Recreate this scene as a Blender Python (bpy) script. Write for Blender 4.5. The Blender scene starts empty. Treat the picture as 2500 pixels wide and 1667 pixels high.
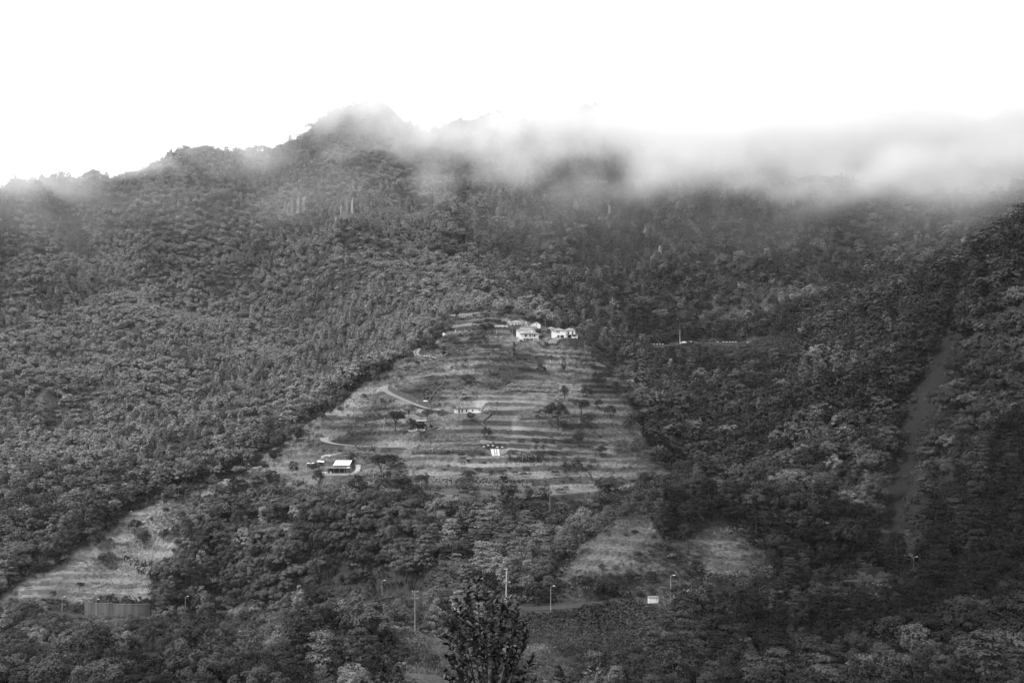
import bpy, math, random
import numpy as np
from mathutils import Vector

rng = np.random.default_rng(7)
random.seed(7)
SC = bpy.context.scene
COL = SC.collection

# ------------------------------------------------------------------ camera, sky, sun, exposure
F, U0, V0 = 2453.0, 1250.0, 960.0          # focal length, centre column and eye-level row in photograph pixels
cam = bpy.data.cameras.new('camera')
cam.sensor_width = 36.0
cam.lens = 36.0 * F / 2500.0
cam.shift_y = (V0 - 833.5) / 2500.0
cam.clip_start = 0.5
cam.clip_end = 9000.0
cam_ob = bpy.data.objects.new('camera', cam)
COL.objects.link(cam_ob)
cam_ob.location = (0, 0, 0)
cam_ob.rotation_euler = (math.radians(90), 0, 0)
SC.camera = cam_ob

SUN_DIR = Vector((-0.62, -0.24, 0.74)).normalized()     # towards the sun
w = bpy.data.worlds.new('World')
SC.world = w
w.use_nodes = True
wn, wl = w.node_tree.nodes, w.node_tree.links
bg = wn['Background']
sky = wn.new('ShaderNodeTexSky')
sky.sky_type = 'NISHITA'
sky.sun_disc = False
sky.sun_elevation = math.asin(SUN_DIR.z)
sky.sun_rotation = math.atan2(SUN_DIR.x, SUN_DIR.y)
bw = wn.new('ShaderNodeRGBToBW')
wl.new(sky.outputs[0], bw.inputs[0])
mixw = wn.new('ShaderNodeMix')
mixw.data_type = 'FLOAT'
mixw.inputs[0].default_value = 0.85                      # overcast: a white cloud deck over the grey-scale sky
wl.new(bw.outputs[0], mixw.inputs[2])
mixw.inputs[3].default_value = 12.5
wl.new(mixw.outputs[0], bg.inputs['Color'])
bg.inputs['Strength'].default_value = 0.1

sun = bpy.data.lights.new('sun', 'SUN')
sun.energy = 3.6
sun.angle = math.radians(10)
sun_ob = bpy.data.objects.new('sun', sun)
COL.objects.link(sun_ob)
sun_ob.rotation_euler = SUN_DIR.to_track_quat('Z', 'Y').to_euler()

vs = SC.view_settings
vs.view_transform = 'Standard'
vs.look = 'None'
vs.exposure = 0.22
vs.gamma = 1.0
vs.use_curve_mapping = False
cy = SC.cycles
cy.max_bounces = 12
cy.diffuse_bounces = 2
cy.glossy_bounces = 1
cy.transmission_bounces = 2
cy.volume_bounces = 12
cy.transparent_max_bounces = 4
cy.use_denoising = True
cy.volume_step_rate = 2.0
cy.volume_max_steps = 256
cy.adaptive_threshold = 0.02
cy.caustics_reflective = False
cy.caustics_refractive = False

# ------------------------------------------------------------------ helpers
def P(u, v, y):
    return ((u - U0) / F * y, y, (V0 - v) / F * y)

def mat(name, build):
    m = bpy.data.materials.new(name)
    m.use_nodes = True
    nt = m.node_tree
    nt.nodes.clear()
    out = nt.nodes.new('ShaderNodeOutputMaterial')
    build(nt, out)
    return m

def N(nt, t, **kw):
    n = nt.nodes.new(t)
    for k, v in kw.items():
        setattr(n, k, v)
    return n

def math_node(nt, op, a, b=None, clamp=False):
    n = nt.nodes.new('ShaderNodeMath')
    n.operation = op
    n.use_clamp = clamp
    for i, x in enumerate((a, b)):
        if x is None:
            continue
        if isinstance(x, (int, float)):
            n.inputs[i].default_value = x
        else:
            nt.links.new(x, n.inputs[i])
    return n.outputs[0]

def plain(name, g, rough=0.7, var=0.15, scale=0.6, spec=0.3, streak=False):
    def b(nt, out):
        p = N(nt, 'ShaderNodeBsdfPrincipled')
        p.inputs['Roughness'].default_value = rough
        p.inputs['Specular IOR Level'].default_value = spec
        tc = N(nt, 'ShaderNodeTexCoord')
        n = N(nt, 'ShaderNodeTexNoise')
        n.inputs['Scale'].default_value = scale
        n.inputs['Detail'].default_value = 5
        src = tc.outputs['Object']
        if streak:
            mp = N(nt, 'ShaderNodeMapping')
            mp.inputs['Scale'].default_value = (1.0, 1.0, 0.12)
            nt.links.new(src, mp.inputs[0])
            src = mp.outputs[0]
        nt.links.new(src, n.inputs['Vector'])
        mr = N(nt, 'ShaderNodeMapRange')
        mr.inputs['From Min'].default_value = 0.3
        mr.inputs['From Max'].default_value = 0.7
        mr.inputs['To Min'].default_value = g * (1 - var)
        mr.inputs['To Max'].default_value = g * (1 + var)
        nt.links.new(n.outputs[0], mr.inputs[0])
        nt.links.new(mr.outputs[0], p.inputs['Base Color'])
        nt.links.new(p.outputs[0], out.inputs['Surface'])
    return mat(name, b)

def foliage(name, lo=0.7, hi=1.32, trans=0.12):
    """leaves: grey value from the thing's own 'tone', varied leaf by leaf"""
    def b(nt, out):
        a = N(nt, 'ShaderNodeAttribute', attribute_type='INSTANCER', attribute_name='tone')
        g = N(nt, 'ShaderNodeNewGeometry')
        mr = N(nt, 'ShaderNodeMapRange')
        mr.inputs['To Min'].default_value = lo
        mr.inputs['To Max'].default_value = hi
        nt.links.new(g.outputs['Random Per Island'], mr.inputs[0])
        c = math_node(nt, 'MULTIPLY', a.outputs['Fac'], mr.outputs[0])
        d = N(nt, 'ShaderNodeBsdfDiffuse')
        t = N(nt, 'ShaderNodeBsdfTranslucent')
        nt.links.new(c, d.inputs[0])
        nt.links.new(c, t.inputs[0])
        mx = N(nt, 'ShaderNodeMixShader')
        mx.inputs[0].default_value = trans
        nt.links.new(d.outputs[0], mx.inputs[1])
        nt.links.new(t.outputs[0], mx.inputs[2])
        nt.links.new(mx.outputs[0], out.inputs['Surface'])
    return mat(name, b)

M_LEAF = foliage('leaf')
M_BARK = plain('bark', 0.05, 0.9, 0.4, 3.0)
M_PALEBARK = plain('pale_bark', 0.11, 0.9, 0.4, 3.0)
M_WHITE = plain('white_paint', 0.80, 0.6, 0.06, 0.5)
M_OFFWHITE = plain('weathered_white', 0.52, 0.7, 0.18, 0.8, streak=True)
M_ROOF = plain('pale_roof_tiles', 0.22, 0.8, 0.15, 1.2)
M_METALROOF = plain('white_metal_roof', 0.82, 0.4, 0.05, 1.0)
M_GREY = plain('grey_render', 0.22, 0.85, 0.3, 0.8, streak=True)
M_CONC = plain('stained_concrete', 0.115, 0.9, 0.45, 0.55, streak=True)
M_STONE = plain('dark_stone_wall', 0.075, 0.95, 0.5, 1.4)
M_DARK = plain('dark_opening', 0.018, 0.5, 0.2, 1.0)
M_GLASS = plain('dark_glass', 0.02, 0.12, 0.1, 1.0, 0.5)
M_ASPHALT = plain('asphalt', 0.038, 0.9, 0.2, 0.8)
M_CONCROAD = plain('concrete_road', 0.2, 0.9, 0.15, 0.5)
M_POLE = plain('galvanised_pole', 0.36, 0.5, 0.15, 2.0)
M_PALEPOLE = plain('concrete_pole', 0.50, 0.8, 0.15, 1.5)
M_WOODPOLE = plain('weathered_wood', 0.2, 0.9, 0.3, 3.0)
M_LAMP = plain('white_lamp_head', 0.8, 0.4, 0.03, 1.0)
M_SOIL = plain('bare_soil', 0.06, 0.95, 0.35, 0.9)
M_ROCK = plain('pale_rock', 0.17, 0.95, 0.5, 0.25, streak=True)
M_RUBBER = plain('black_rubber', 0.015, 0.8, 0.1, 1.0)
M_GREYCAR = plain('grey_car_paint', 0.12, 0.3, 0.05, 1.0, 0.5)
M_WHITECAR = plain('white_car_paint', 0.82, 0.3, 0.03, 1.0, 0.5)

def mesh_np(name, V, Fc, mats=(), midx=None):
    """V (n,3), Fc (m,k) faces of one size"""
    V = np.asarray(V, np.float32)
    Fc = np.asarray(Fc, np.int32)
    me = bpy.data.meshes.new(name)
    m, k = Fc.shape
    me.vertices.add(len(V))
    me.vertices.foreach_set('co', V.ravel())
    me.loops.add(m * k)
    me.loops.foreach_set('vertex_index', Fc.ravel())
    me.polygons.add(m)
    me.polygons.foreach_set('loop_start', np.arange(0, m * k, k, dtype=np.int32))
    me.polygons.foreach_set('loop_total', np.full(m, k, np.int32))
    for x in mats:
        me.materials.append(x)
    if midx is not None:
        me.polygons.foreach_set('material_index', np.asarray(midx, np.int32))
    me.update(calc_edges=True)
    return me

class MB:
    """collects boxes, tubes and polygons into one mesh"""
    def __init__(s):
        s.v, s.f = [], []
    def poly(s, pts, faces):
        b = len(s.v)
        s.v += [tuple(p) for p in pts]
        s.f += [tuple(b + i for i in f) for f in faces]
        return s
    def box(s, x0, x1, y0, y1, z0, z1):
        return s.poly([(x0, y0, z0), (x1, y0, z0), (x1, y1, z0), (x0, y1, z0), (x0, y0, z1), (x1, y0, z1), (x1, y1, z1), (x0, y1, z1)],
                      [(0, 3, 2, 1), (4, 5, 6, 7), (0, 1, 5, 4), (1, 2, 6, 5), (2, 3, 7, 6), (3, 0, 4, 7)])
    def tube(s, pts, radii, n=8):
        b = len(s.v)
        pts = [Vector(p) for p in pts]
        for i, p in enumerate(pts):
            d = (pts[min(i + 1, len(pts) - 1)] - pts[max(i - 1, 0)]).normalized()
            a = d.orthogonal().normalized()
            c = d.cross(a)
            for k in range(n):
                t = 2 * math.pi * k / n
                s.v.append(tuple(p + (a * math.cos(t) + c * math.sin(t)) * radii[i]))
        for i in range(len(pts) - 1):
            for k in range(n):
                s.f.append((b + i * n + k, b + i * n + (k + 1) % n, b + (i + 1) * n + (k + 1) % n, b + (i + 1) * n + k))
        s.f.append(tuple(b + k for k in reversed(range(n))))
        s.f.append(tuple(b + (len(pts) - 1) * n + k for k in range(n)))
        return s
    def mesh(s, name, m):
        me = bpy.data.meshes.new(name)
        me.from_pydata(s.v, [], s.f)
        me.materials.append(m)
        me.update()
        return me
    def build(s, name, m, parent=None, bevel=0):
        o = bpy.data.objects.new(name, s.mesh(name, m))
        COL.objects.link(o)
        if parent:
            o.parent = parent
        return o

def link(name, me, parent=None, loc=None, rot=None):
    o = bpy.data.objects.new(name, me)
    COL.objects.link(o)
    if parent:
        o.parent = parent
    if loc is not None:
        o.location = loc
    if rot is not None:
        o.rotation_euler = rot
    return o

def thing(name, label, cat, loc=(0, 0, 0), rz=0, group=None):
    o = bpy.data.objects.new(name, None)
    o.empty_display_size = 0.5
    COL.objects.link(o)
    o.location = loc
    o.rotation_euler = (0, 0, rz)
    o['label'], o['category'] = label, cat
    if group:
        o['group'] = group
    return o

def tag(o, label=None, cat=None, group=None, kind=None):
    for k, v in (('label', label), ('category', cat), ('group', group), ('kind', kind)):
        if v:
            o[k] = v
    return o

def _hash(ix, iy, seed):
    h = (ix.astype(np.int64) * 374761393 + iy.astype(np.int64) * 668265263 + seed * 974711) & 0x7fffffff
    h = ((h ^ (h >> 13)) * 1274126177) & 0x7fffffff
    return ((h ^ (h >> 16)) & 0xffff) / 65535.0

def vnoise(x, y, seed=0):
    ix, iy = np.floor(x), np.floor(y)
    fx, fy = x - ix, y - iy
    fx, fy = fx * fx * (3 - 2 * fx), fy * fy * (3 - 2 * fy)
    a, b = _hash(ix, iy, seed), _hash(ix + 1, iy, seed)
    c, d = _hash(ix, iy + 1, seed), _hash(ix + 1, iy + 1, seed)
    return (a * (1 - fx) + b * fx) * (1 - fy) + (c * (1 - fx) + d * fx) * fy - 0.5

def fbm(x, y, wl, octv=4, seed=0):
    t, a, f = 0, 1.0, 1.0 / wl
    for k in range(octv):
        t = t + a * vnoise(x * f + 17.3 * k, y * f - 9.1 * k, seed + k)
        a *= 0.5
        f *= 2.03
    return t

def in_poly(u, v, poly):
    u, v = np.asarray(u, float), np.asarray(v, float)
    inside = np.zeros(u.shape, bool)
    n = len(poly)
    for i in range(n):
        x0, y0 = poly[i]
        x1, y1 = poly[(i + 1) % n]
        if y0 == y1:
            continue
        c = ((y0 > v) != (y1 > v)) & (u < (x1 - x0) * (v - y0) / (y1 - y0) + x0)
        inside ^= c
    return inside

def smooth(t):
    t = np.clip(t, 0, 1)
    return t * t * (3 - 2 * t)

# ------------------------------------------------------------------ the ground as a height field
# control points: (photo column, photo row, metres ahead) of the land surface
CP = '''
-800 1300 500;-800 1000 750;-800 600 1000;-300 1400 450;-300 1200 600;-300 900 820;-300 650 1000;-300 500 1130
0 1430 405;0 1300 520;0 1150 620;0 1000 720;0 850 830;0 700 950;0 570 1060;0 480 1150
150 1385 418;150 1360 490;150 1200 580;150 1050 690;150 900 800;150 760 910;150 620 1020;150 510 1110;150 440 1190
350 1240 447;350 1225 510;350 1080 630;350 930 740;350 780 860;350 640 980;350 520 1090;350 430 1190;470 363 1215
270 1275 437;215 1315 430;100 1405 415;280 1380 422;330 1425 405;200 1440 400;400 1185 470;470 1195 458;440 1300 425
550 1174 466;550 1140 545;550 1000 660;550 860 770;550 720 890;550 600 1000;550 480 1110;550 388 1200
640 1122 478;700 1062 497;790 1008 522;860 940 547;920 900 565;1000 852 590;1060 820 607;1085 790 622;1150 768 642;1230 755 660
750 1000 620;750 900 700;750 780 800;750 660 920;750 540 1040;750 440 1140;750 350 1240
940 860 650;940 760 735;940 650 850;940 540 970;940 440 1080;940 340 1190
1000 960 515;1200 960 510;1400 960 515;1200 1100 450;1000 1100 453;1400 1100 458;1240 1250 388;1343 1250 390
1200 830 570;1000 890 548;1200 890 542;1350 890 545;820 1165 430;900 1120 450;1000 1180 420;1300 1180 422;1500 1180 430
1280 825 572;1340 825 574;1380 832 576;1240 790 600;1200 765 625;1240 748 652
1420 850 577;1480 900 560;1538 960 530;1568 1050 492;1600 1120 462;1650 1168 440;1630 1200 425;1560 1200 415
1180 690 760;1130 640 840;1090 590 920;1060 480 1030;1020 400 1110;970 320 1210;940 250 1300;860 300 1290
1250 740 760;1250 650 870;1250 560 980;1250 470 1090;1250 380 1200;1250 310 1320;1120 500 1090;1120 400 1210;1120 330 1330
1370 805 640;1370 760 710;1370 680 810;1370 560 940;1370 450 1070;1370 330 1220
1500 945 600;1500 915 645;1500 850 720;1500 750 830;1500 650 930;1500 550 1020;1500 450 1120;1500 350 1230;1500 285 1330
1650 1185 472;1650 1130 500;1650 1000 590;1650 900 650;1650 838 700;1650 740 790;1650 640 890;1650 540 980;1650 440 1080;1650 330 1200
1800 1265 385;1800 1240 405;1800 1100 490;1800 950 590;1800 841 692;1800 740 780;1800 620 890;1800 520 980;1800 420 1090
2000 1300 372;2000 1150 420;2000 1000 490;2000 880 560;2000 780 640;2000 760 700;2000 700 800;2000 600 900;2000 500 1000;2000 400 1100
2190 1290 365;2200 1150 410;2200 1000 460;2200 850 520;2200 720 580;2200 740 650;2200 690 780;2200 600 900;2200 500 1000;2200 400 1100
2400 1330 320;2400 1200 350;2400 1000 390;2400 800 440;2400 650 482;2400 660 545;2400 560 850;2400 480 1000;2400 380 1120
2550 1330 290;2550 1000 360;2550 750 410;2550 580 460;2550 510 560;2550 440 900;2550 350 1100
2900 900 380;2900 600 480;2900 400 800;2900 300 1100
600 1250 440;600 1350 418;600 1450 403;820 1250 402;820 1350 390;820 1435 382;1000 1250 392;1000 1350 372;1000 1435 352;1200 1300 370;1200 1380 345;1200 1435 322
1390 1345 330;1500 1270 345;1600 1250 350;1750 1243 352;1900 1253 355;2050 1290 350;1350 1392 345;1500 1345 374;1650 1285 392
1500 1400 312;1700 1385 314;1900 1385 320;1400 1425 306
-20 1486 395;60 1489 392;150 1500 385;230 1507 380;300 1510 378;370 1508 380;455 1498 394;560 1492 400;700 1478 392;820 1469 378;932 1464 365;1050 1463 345
1130 1469 325;1190 1477 305;1290 1485 293;1450 1474 293;1640 1465 292;1850 1442 300;2100 1418 304;2300 1402 300;2420 1392 285;2600 1380 268
-200 1560 340;0 1590 330;0 1680 270;0 1720 200;300 1590 335;300 1672 290;300 1705 240;300 1720 200;600 1570 345;600 1650 290;600 1690 240;600 1720 200
800 1540 330;800 1610 280;800 1640 230;1000 1545 212;1000 1580 260;950 1530 330;900 1550 216;1000 1620 185;1000 1690 160
1200 1555 272;1200 1600 240;1200 1630 210;1200 1690 170;1400 1545 275;1400 1600 250;1400 1635 215;1400 1700 170
1650 1560 262;1650 1640 225;1650 1720 180;2000 1540 265;2000 1640 225;2000 1740 180;2300 1520 255;2300 1640 210;2300 1750 170;2600 1520 230;2600 1700 170
'''
cp = []
for line in CP.strip().splitlines():
    for t in line.split(';'):
        u, v, y = map(float, t.split())
        cp.append(P(u, v, y))
for x, y, z in [(0, 0, -2), (12, 20, -9), (-12, 20, -9), (0, 20, -8.7), (0, 60, -25), (-60, 60, -26), (60, 60, -26), (0, 110, -39), (-110, 110, -42), (110, 110, -42),
                (0, 145, -46), (-140, 145, -50), (140, 145, -50), (-300, 110, -50), (300, 110, -46), (-500, 200, -80), (500, 200, -30),
                (-600, 1500, 200), (-200, 1480, 300), (250, 1480, 330), (700, 1450, 380), (-1100, 1300, 220), (1100, 1300, 420),
                (-700, 1900, 150), (0, 1900, 200), (800, 1900, 250), (-1300, 1000, 150), (1200, 900, 330)]:
    cp.append((x, y, z))
cp = np.array(cp)
SCALE = 300.0

def _tps(r2):
    return 0.5 * r2 * np.log(np.maximum(r2, 1e-9))

_X = cp[:, :2] / SCALE
_D2 = ((_X[:, None, :] - _X[None, :, :]) ** 2).sum(-1)
_n = len(cp)
_A = np.zeros((_n + 3, _n + 3))
_A[:_n, :_n] = _tps(_D2) + np.eye(_n) * 2e-4
_A[:_n, _n] = 1
_A[:_n, _n + 1:] = _X
_A[_n:, :_n] = _A[:_n, _n:].T
_W = np.linalg.solve(_A, np.concatenate([cp[:, 2], np.zeros(3)]))

def base_height(x, y):
    sh = x.shape
    q = np.stack([x.ravel(), y.ravel()], 1) / SCALE
    out = np.empty(len(q))
    for i in range(0, len(q), 40000):
        c = q[i:i + 40000]
        d2 = ((c[:, 0, None] - _X[None, :, 0]) ** 2 + (c[:, 1, None] - _X[None, :, 1]) ** 2)
        out[i:i + 40000] = _tps(d2) @ _W[:_n] + _W[_n] + c @ _W[_n + 1:]
    return out.reshape(sh)

S_ = np.concatenate([np.linspace(-1.2, -0.62, 24)[:-1], np.linspace(-0.62, 0.62, 500), np.linspace(0.62, 1.2, 24)[1:]])
Y_ = np.concatenate([np.linspace(4, 120, 40)[:-1], np.arange(120, 640, 0.9), np.arange(640, 1000, 3.0), np.arange(1000, 1701, 7.0)])
GY, GS = np.meshgrid(Y_, S_, indexing='ij')
GX = GS * GY
Z = base_height(GX, GY)
GU = U0 + F * GS

# masks of open ground, outlined by columns and rows of the land as seen
POLY_T = [(690, 1068), (740, 1040), (800, 1002), (870, 950), (900, 925), (960, 893), (1010, 862), (1040, 838), (1070, 820), (1055, 795), (1090, 772), (1180, 757), (1262, 757),
          (1295, 790), (1400, 805), (1450, 838), (1520, 872), (1530, 920), (1545, 980), (1570, 1060), (1610, 1120), (1655, 1150), (1610, 1180), (1560, 1192), (1480, 1215),
          (1400, 1240), (1340, 1240), (1240, 1222), (1100, 1205), (1000, 1200), (900, 1188), (800, 1195), (700, 1195), (640, 1180), (560, 1190), (480, 1225), (490, 1190), (600, 1142), (655, 1105)]
POLY_L = [(0, 1447), (60, 1412), (150, 1372), (215, 1312), (270, 1272), (330, 1240), (400, 1212), (485, 1195), (480, 1240), (450, 1270), (410, 1300), (440, 1340), (390, 1380), (375, 1465), (190, 1468), (100, 1460), (0, 1458)]
POLY_K = [(1372, 1400), (1385, 1350), (1440, 1305), (1520, 1262), (1600, 1262), (1632, 1300), (1652, 1340), (1690, 1296), (1735, 1278), (1800, 1298), (1860, 1335), (1900, 1385), (1830, 1408), (1730, 1414), (1650, 1434), (1560, 1452), (1400, 1452)]
POLY_B = [(1195, 1492), (1340, 1497), (1600, 1480), (1600, 1530), (1540, 1580), (1440, 1640), (1350, 1700), (1195, 1700), (1190, 1560)]
POLY_G = [(925, 1545), (1000, 1528), (1060, 1525), (1100, 1550), (1200, 1540), (1300, 1560), (1420, 1625), (1350, 1700), (990, 1700), (960, 1625)]
POLY_S = [(2328, 690), (2372, 690), (2360, 770), (2334, 850), (2310, 930), (2280, 1010), (2248, 1100), (2234, 1200), (2238, 1300), (2158, 1300), (2168, 1200), (2188, 1090), (2210, 1000), (2246, 920), (2290, 830), (2318, 760)]
POLY_C = [[(0, 785), (60, 790), (85, 825), (0, 835)], [(80, 985), (125, 1000), (150, 1045), (110, 1075), (70, 1050)], [(415, 855), (450, 870), (455, 890), (410, 880)], [(100, 1300), (165, 1285), (170, 1310), (110, 1330)],
          [(1810, 858), (1860, 855), (1880, 868), (1815, 872)], [(2110, 1300), (2250, 1300), (2270, 1360), (2130, 1372)], [(1040, 1240), (1090, 1250), (1080, 1280), (1010, 1275)], [(250, 760), (330, 745), (340, 765), (260, 775)]]

GV = V0 - F * Z / GY
def ju(u, x, y):
    return u + 34 * fbm(x, y, 16, 3, 301) * np.clip(400 / y, .5, 1.6)
def jv(v, x, y):
    return v + 14 * fbm(x, y, 14, 2, 302)
_gu, _gv = ju(GU, GX, GY), jv(GV, GX, GY)
mT = in_poly(_gu, _gv, POLY_T) & (GY > 370) & (GY < 680)
mL = in_poly(_gu, _gv, POLY_L) & (GY > 380) & (GY < 470)
mK = in_poly(_gu, _gv, POLY_K) & (GY > 290) & (GY < 365)
mB = in_poly(_gu, _gv, POLY_B) & (GY > 180) & (GY < 295)
mG = in_poly(_gu, _gv, POLY_G) & (GY > 150) & (GY < 262)
mS = in_poly(GU + .35 * (_gu - GU), GV, POLY_S) & (GY > 340) & (GY < 640)
mC = np.zeros(GU.shape, bool)
for pl in POLY_C:
    mC |= in_poly(_gu, _gv, pl)

_vis0 = GV <= np.minimum.accumulate(GV, axis=0) + 2.0
mT, mL, mK, mB, mG, mS, mC = [m & _vis0 for m in (mT, mL, mK, mB, mG, mS, mC)]
def blur(m, n):
    m = m.astype(np.float32)
    for _ in range(n):
        p = np.pad(m, 1, mode='edge')
        m = (p[:-2, 1:-1] + p[2:, 1:-1] + p[1:-1, :-2] + p[1:-1, 2:] + 2 * p[1:-1, 1:-1]) / 6
    return m

# relief: gullies and shoulders on the wooded slopes, little on the worked ground
open_ = blur(mT | mL | mK | mG, 6)
_rb = smooth((GU - 1400) / 80) * smooth((2040 - GU) / 80) * smooth((GY - 560) / 40) * smooth((760 - GY) / 50)
amp = np.clip((GY - 430) / 500, 0, 1) * (1 - open_) * (1 - .92 * _rb)
ridge = 0.5 - np.abs(fbm(GX + 0.45 * GY, GY * 0.42, 170, 4, 11)) * 2.4
ridge = ridge - ridge.mean()
Z = Z + amp * (40 * ridge + 17 * fbm(GX, GY, 90, 4, 3) - 5)
Z = Z + (1 - open_) * np.clip((GY - 150) / 150, 0.3, 1) * 2.4 * fbm(GX, GY, 26, 3, 5) + open_ * 0.9 * fbm(GX, GY, 20, 3, 6) + blur(mK, 4) * 2.4 * fbm(GX, GY, 15, 3, 7)
# peaks of the skyline on the far shoulder
for (pu, py, ph, pr) in [(470, 1215, 17, 62), (140, 1185, 12, 30), (235, 1190, 13, 26), (880, 1280, 14, 70), (1600, 1200, 20, 60)]:
    px = (pu - U0) / F * py
    Z = Z + ph * np.exp(-(((GX - px) / pr) ** 2 + ((GY - py) / (pr * 1.6)) ** 2))
# the crest line of the left shoulder and the peak
_su = [-900, -200, 0, 60, 140, 190, 235, 290, 360, 420, 470, 515, 600, 660, 700, 760, 800, 840, 900, 945, 965, 1000, 1080]
_sv = [640, 520, 470, 455, 436, 446, 434, 448, 425, 385, 368, 378, 376, 372, 362, 330, 285, 266, 262, 256, 300, 330, 345]
sky_v = (V0 - F * Z / GY)[Y_[:, None].repeat(len(S_), 1) > -1].reshape(Z.shape).min(axis=0)
want = np.interp(U0 + F * S_, _su, _sv)
dv = np.where(U0 + F * S_ < 1080, sky_v - want, 0)
kk = np.ones(9) / 9
dv = np.convolve(np.pad(dv, 4, mode='edge'), kk, 'valid')
Z = Z + (dv / F)[None, :] * GY * smooth((GY - 900) / 260)
# the slide scar lies a little below the wood beside it
Z = Z - 2.0 * blur(mS, 5)

# terraces: walls of dry stone hold the fields
STEP = 3.3
warp = 7.5 * fbm(GX, GY * 1.3, 110, 2, 21) + 1.1 * fbm(GX, GY, 24, 3, 22)
warp = warp + 1.5 * np.sin(Z / 4.1 + 2.0 * fbm(GX, GY, 120, 1, 23))
tt = (Z + warp) / STEP
fl = np.floor(tt)
fr = tt - fl
ris = smooth((fr - 0.70) / 0.22)
Zt = (fl + fr * 0.30 + 0.70 * ris) * STEP - warp
wt = blur(mT, 4) * (0.72 + 0.28 * smooth(fbm(GX, GY, 55, 3, 31) * 2.6 + 0.55)) * np.clip(1.3 - (GU - 1250) / 600, .6, 1) * (1 - .22 * smooth((GV - 1080) / 90))
wl_ = blur(mL, 4) * 0.68 + blur(mK, 4) * 0.6
wtot = np.clip(wt + wl_, 0, 1)
Z = Z * (1 - wtot) + Zt * wtot
riser = ((fr > 0.70) & (fr < 0.95)) * wtot * smooth(1.35 + 1.8 * fbm(GX, GY, 30, 2, 33))

# roads (column, row, metres ahead or None to lie on the land), half width
def gsamp(A, x, y):
    x, y = np.asarray(x, float), np.asarray(y, float)
    s = x / np.maximum(y, 1e-6)
    i = np.clip(np.searchsorted(Y_, y) - 1, 0, len(Y_) - 2)
    j = np.clip(np.searchsorted(S_, s) - 1, 0, len(S_) - 2)
    a = np.clip((y - Y_[i]) / (Y_[i + 1] - Y_[i]), 0, 1)
    b = np.clip((s - S_[j]) / (S_[j + 1] - S_[j]), 0, 1)
    return (A[i, j] * (1 - b) + A[i, j + 1] * b) * (1 - a) + (A[i + 1, j] * (1 - b) + A[i + 1, j + 1] * b) * a

def hit(u, v, ymin=120.0, ymax=1690.0):
    """where the line of sight through (u, v) meets the land"""
    ys = np.arange(ymin, ymax, 0.5)
    x = (u - U0) / F * ys
    z = gsamp(Z, x, ys)
    ray = (V0 - v) / F * ys
    k = np.nonzero(z >= ray)[0]
    i = k[0] if len(k) else len(ys) - 1
    return np.array([x[i], ys[i], z[i]])

def path_points(pts, step=1.2):
    """world polyline, resampled, rows kept as given where a distance is named"""
    W = []
    for p in pts:
        W.append(P(*p) if len(p) == 3 else tuple(hit(*p)))
    W = np.array(W, float)
    # Catmull-Rom
    out = []
    n = len(W)
    for i in range(n - 1):
        p0, p1, p2, p3 = W[max(i - 1, 0)], W[i], W[i + 1], W[min(i + 2, n - 1)]
        m = max(2, int(np.linalg.norm(p2[:2] - p1[:2]) / step))
        for k in range(m):
            t = k / m
            out.append(0.5 * ((2 * p1) + (-p0 + p2) * t + (2 * p0 - 5 * p1 + 4 * p2 - p3) * t * t + (-p0 + 3 * p1 - 3 * p2 + p3) * t ** 3))
    out.append(W[-1])
    return np.array(out)

def carve(path, hw, blend, drop=0.12):
    global Z
    x0, x1 = path[:, 0].min() - hw - blend, path[:, 0].max() + hw + blend
    y0, y1 = path[:, 1].min() - hw - blend, path[:, 1].max() + hw + blend
    sel = np.nonzero((GX > x0) & (GX < x1) & (GY > y0) & (GY < y1))
    gx, gy = GX[sel], GY[sel]
    best = np.full(gx.shape, 1e9)
    bz = np.zeros(gx.shape)
    for i in range(len(path)):
        d = (gx - path[i, 0]) ** 2 + (gy - path[i, 1]) ** 2
        m = d < best
        best[m] = d[m]
        bz[m] = path[i, 2]
    d = np.sqrt(best)
    t = 1 - smooth((d - hw) / blend)
    Z[sel] = Z[sel] * (1 - t) + (bz - drop) * t
    near = np.zeros(GX.shape, bool)
    near[sel] = d < hw + 0.6
    return near

MAIN = path_points([(-120, 1484, 398), (-20, 1486, 395), (60, 1489, 392), (150, 1500, 385), (230, 1507, 380), (300, 1510, 378), (370, 1508, 380), (455, 1498, 394), (560, 1492, 400), (700, 1478, 392),
                    (820, 1469, 378), (932, 1464, 365), (1050, 1463, 345), (1130, 1469, 325), (1190, 1477, 306), (1235, 1483, 297), (1290, 1485, 293), (1345, 1483, 292), (1450, 1474, 293),
                    (1560, 1469, 293), (1640, 1465, 293), (1720, 1454, 296), (1850, 1442, 300), (2000, 1424, 303), (2100, 1418, 304), (2200, 1412, 305), (2300, 1402, 300), (2420, 1392, 285), (2600, 1380, 268)])
near_main = carve(MAIN, 3.4, 5.0)
ROADA = path_points([(1060, 1003), (1020, 990), (985, 975), (955, 962), (938, 952), (943, 940), (985, 931), (1040, 918), (1085, 908)])
ROADB = path_points([(1000, 1092), (930, 1092), (860, 1088), (815, 1084), (792, 1078), (800, 1068), (830, 1062)])
ROADC = path_points([(1075, 868), (1050, 874), (1030, 872), (1017, 866), (1016, 858), (1030, 850), (1080, 838), (1130, 832)])
ROADU = path_points([(1480, 843, 705), (1560, 840, 702), (1650, 840, 700), (1700, 837, 696), (1800, 838, 692), (1900, 841, 690), (1990, 846, 688)])
for r_ in (ROADA, ROADB, ROADC):
    k = np.ones(15) / 15
    zp = np.pad(r_[:, 2], 7, mode='edge')
    r_[:, 2] = np.convolve(zp, k, 'valid')
nearA = carve(ROADA, 2.5, 2.5)
nearB = carve(ROADB, 2.3, 2.2)
nearC = carve(ROADC, 2.0, 2.0)
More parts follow.
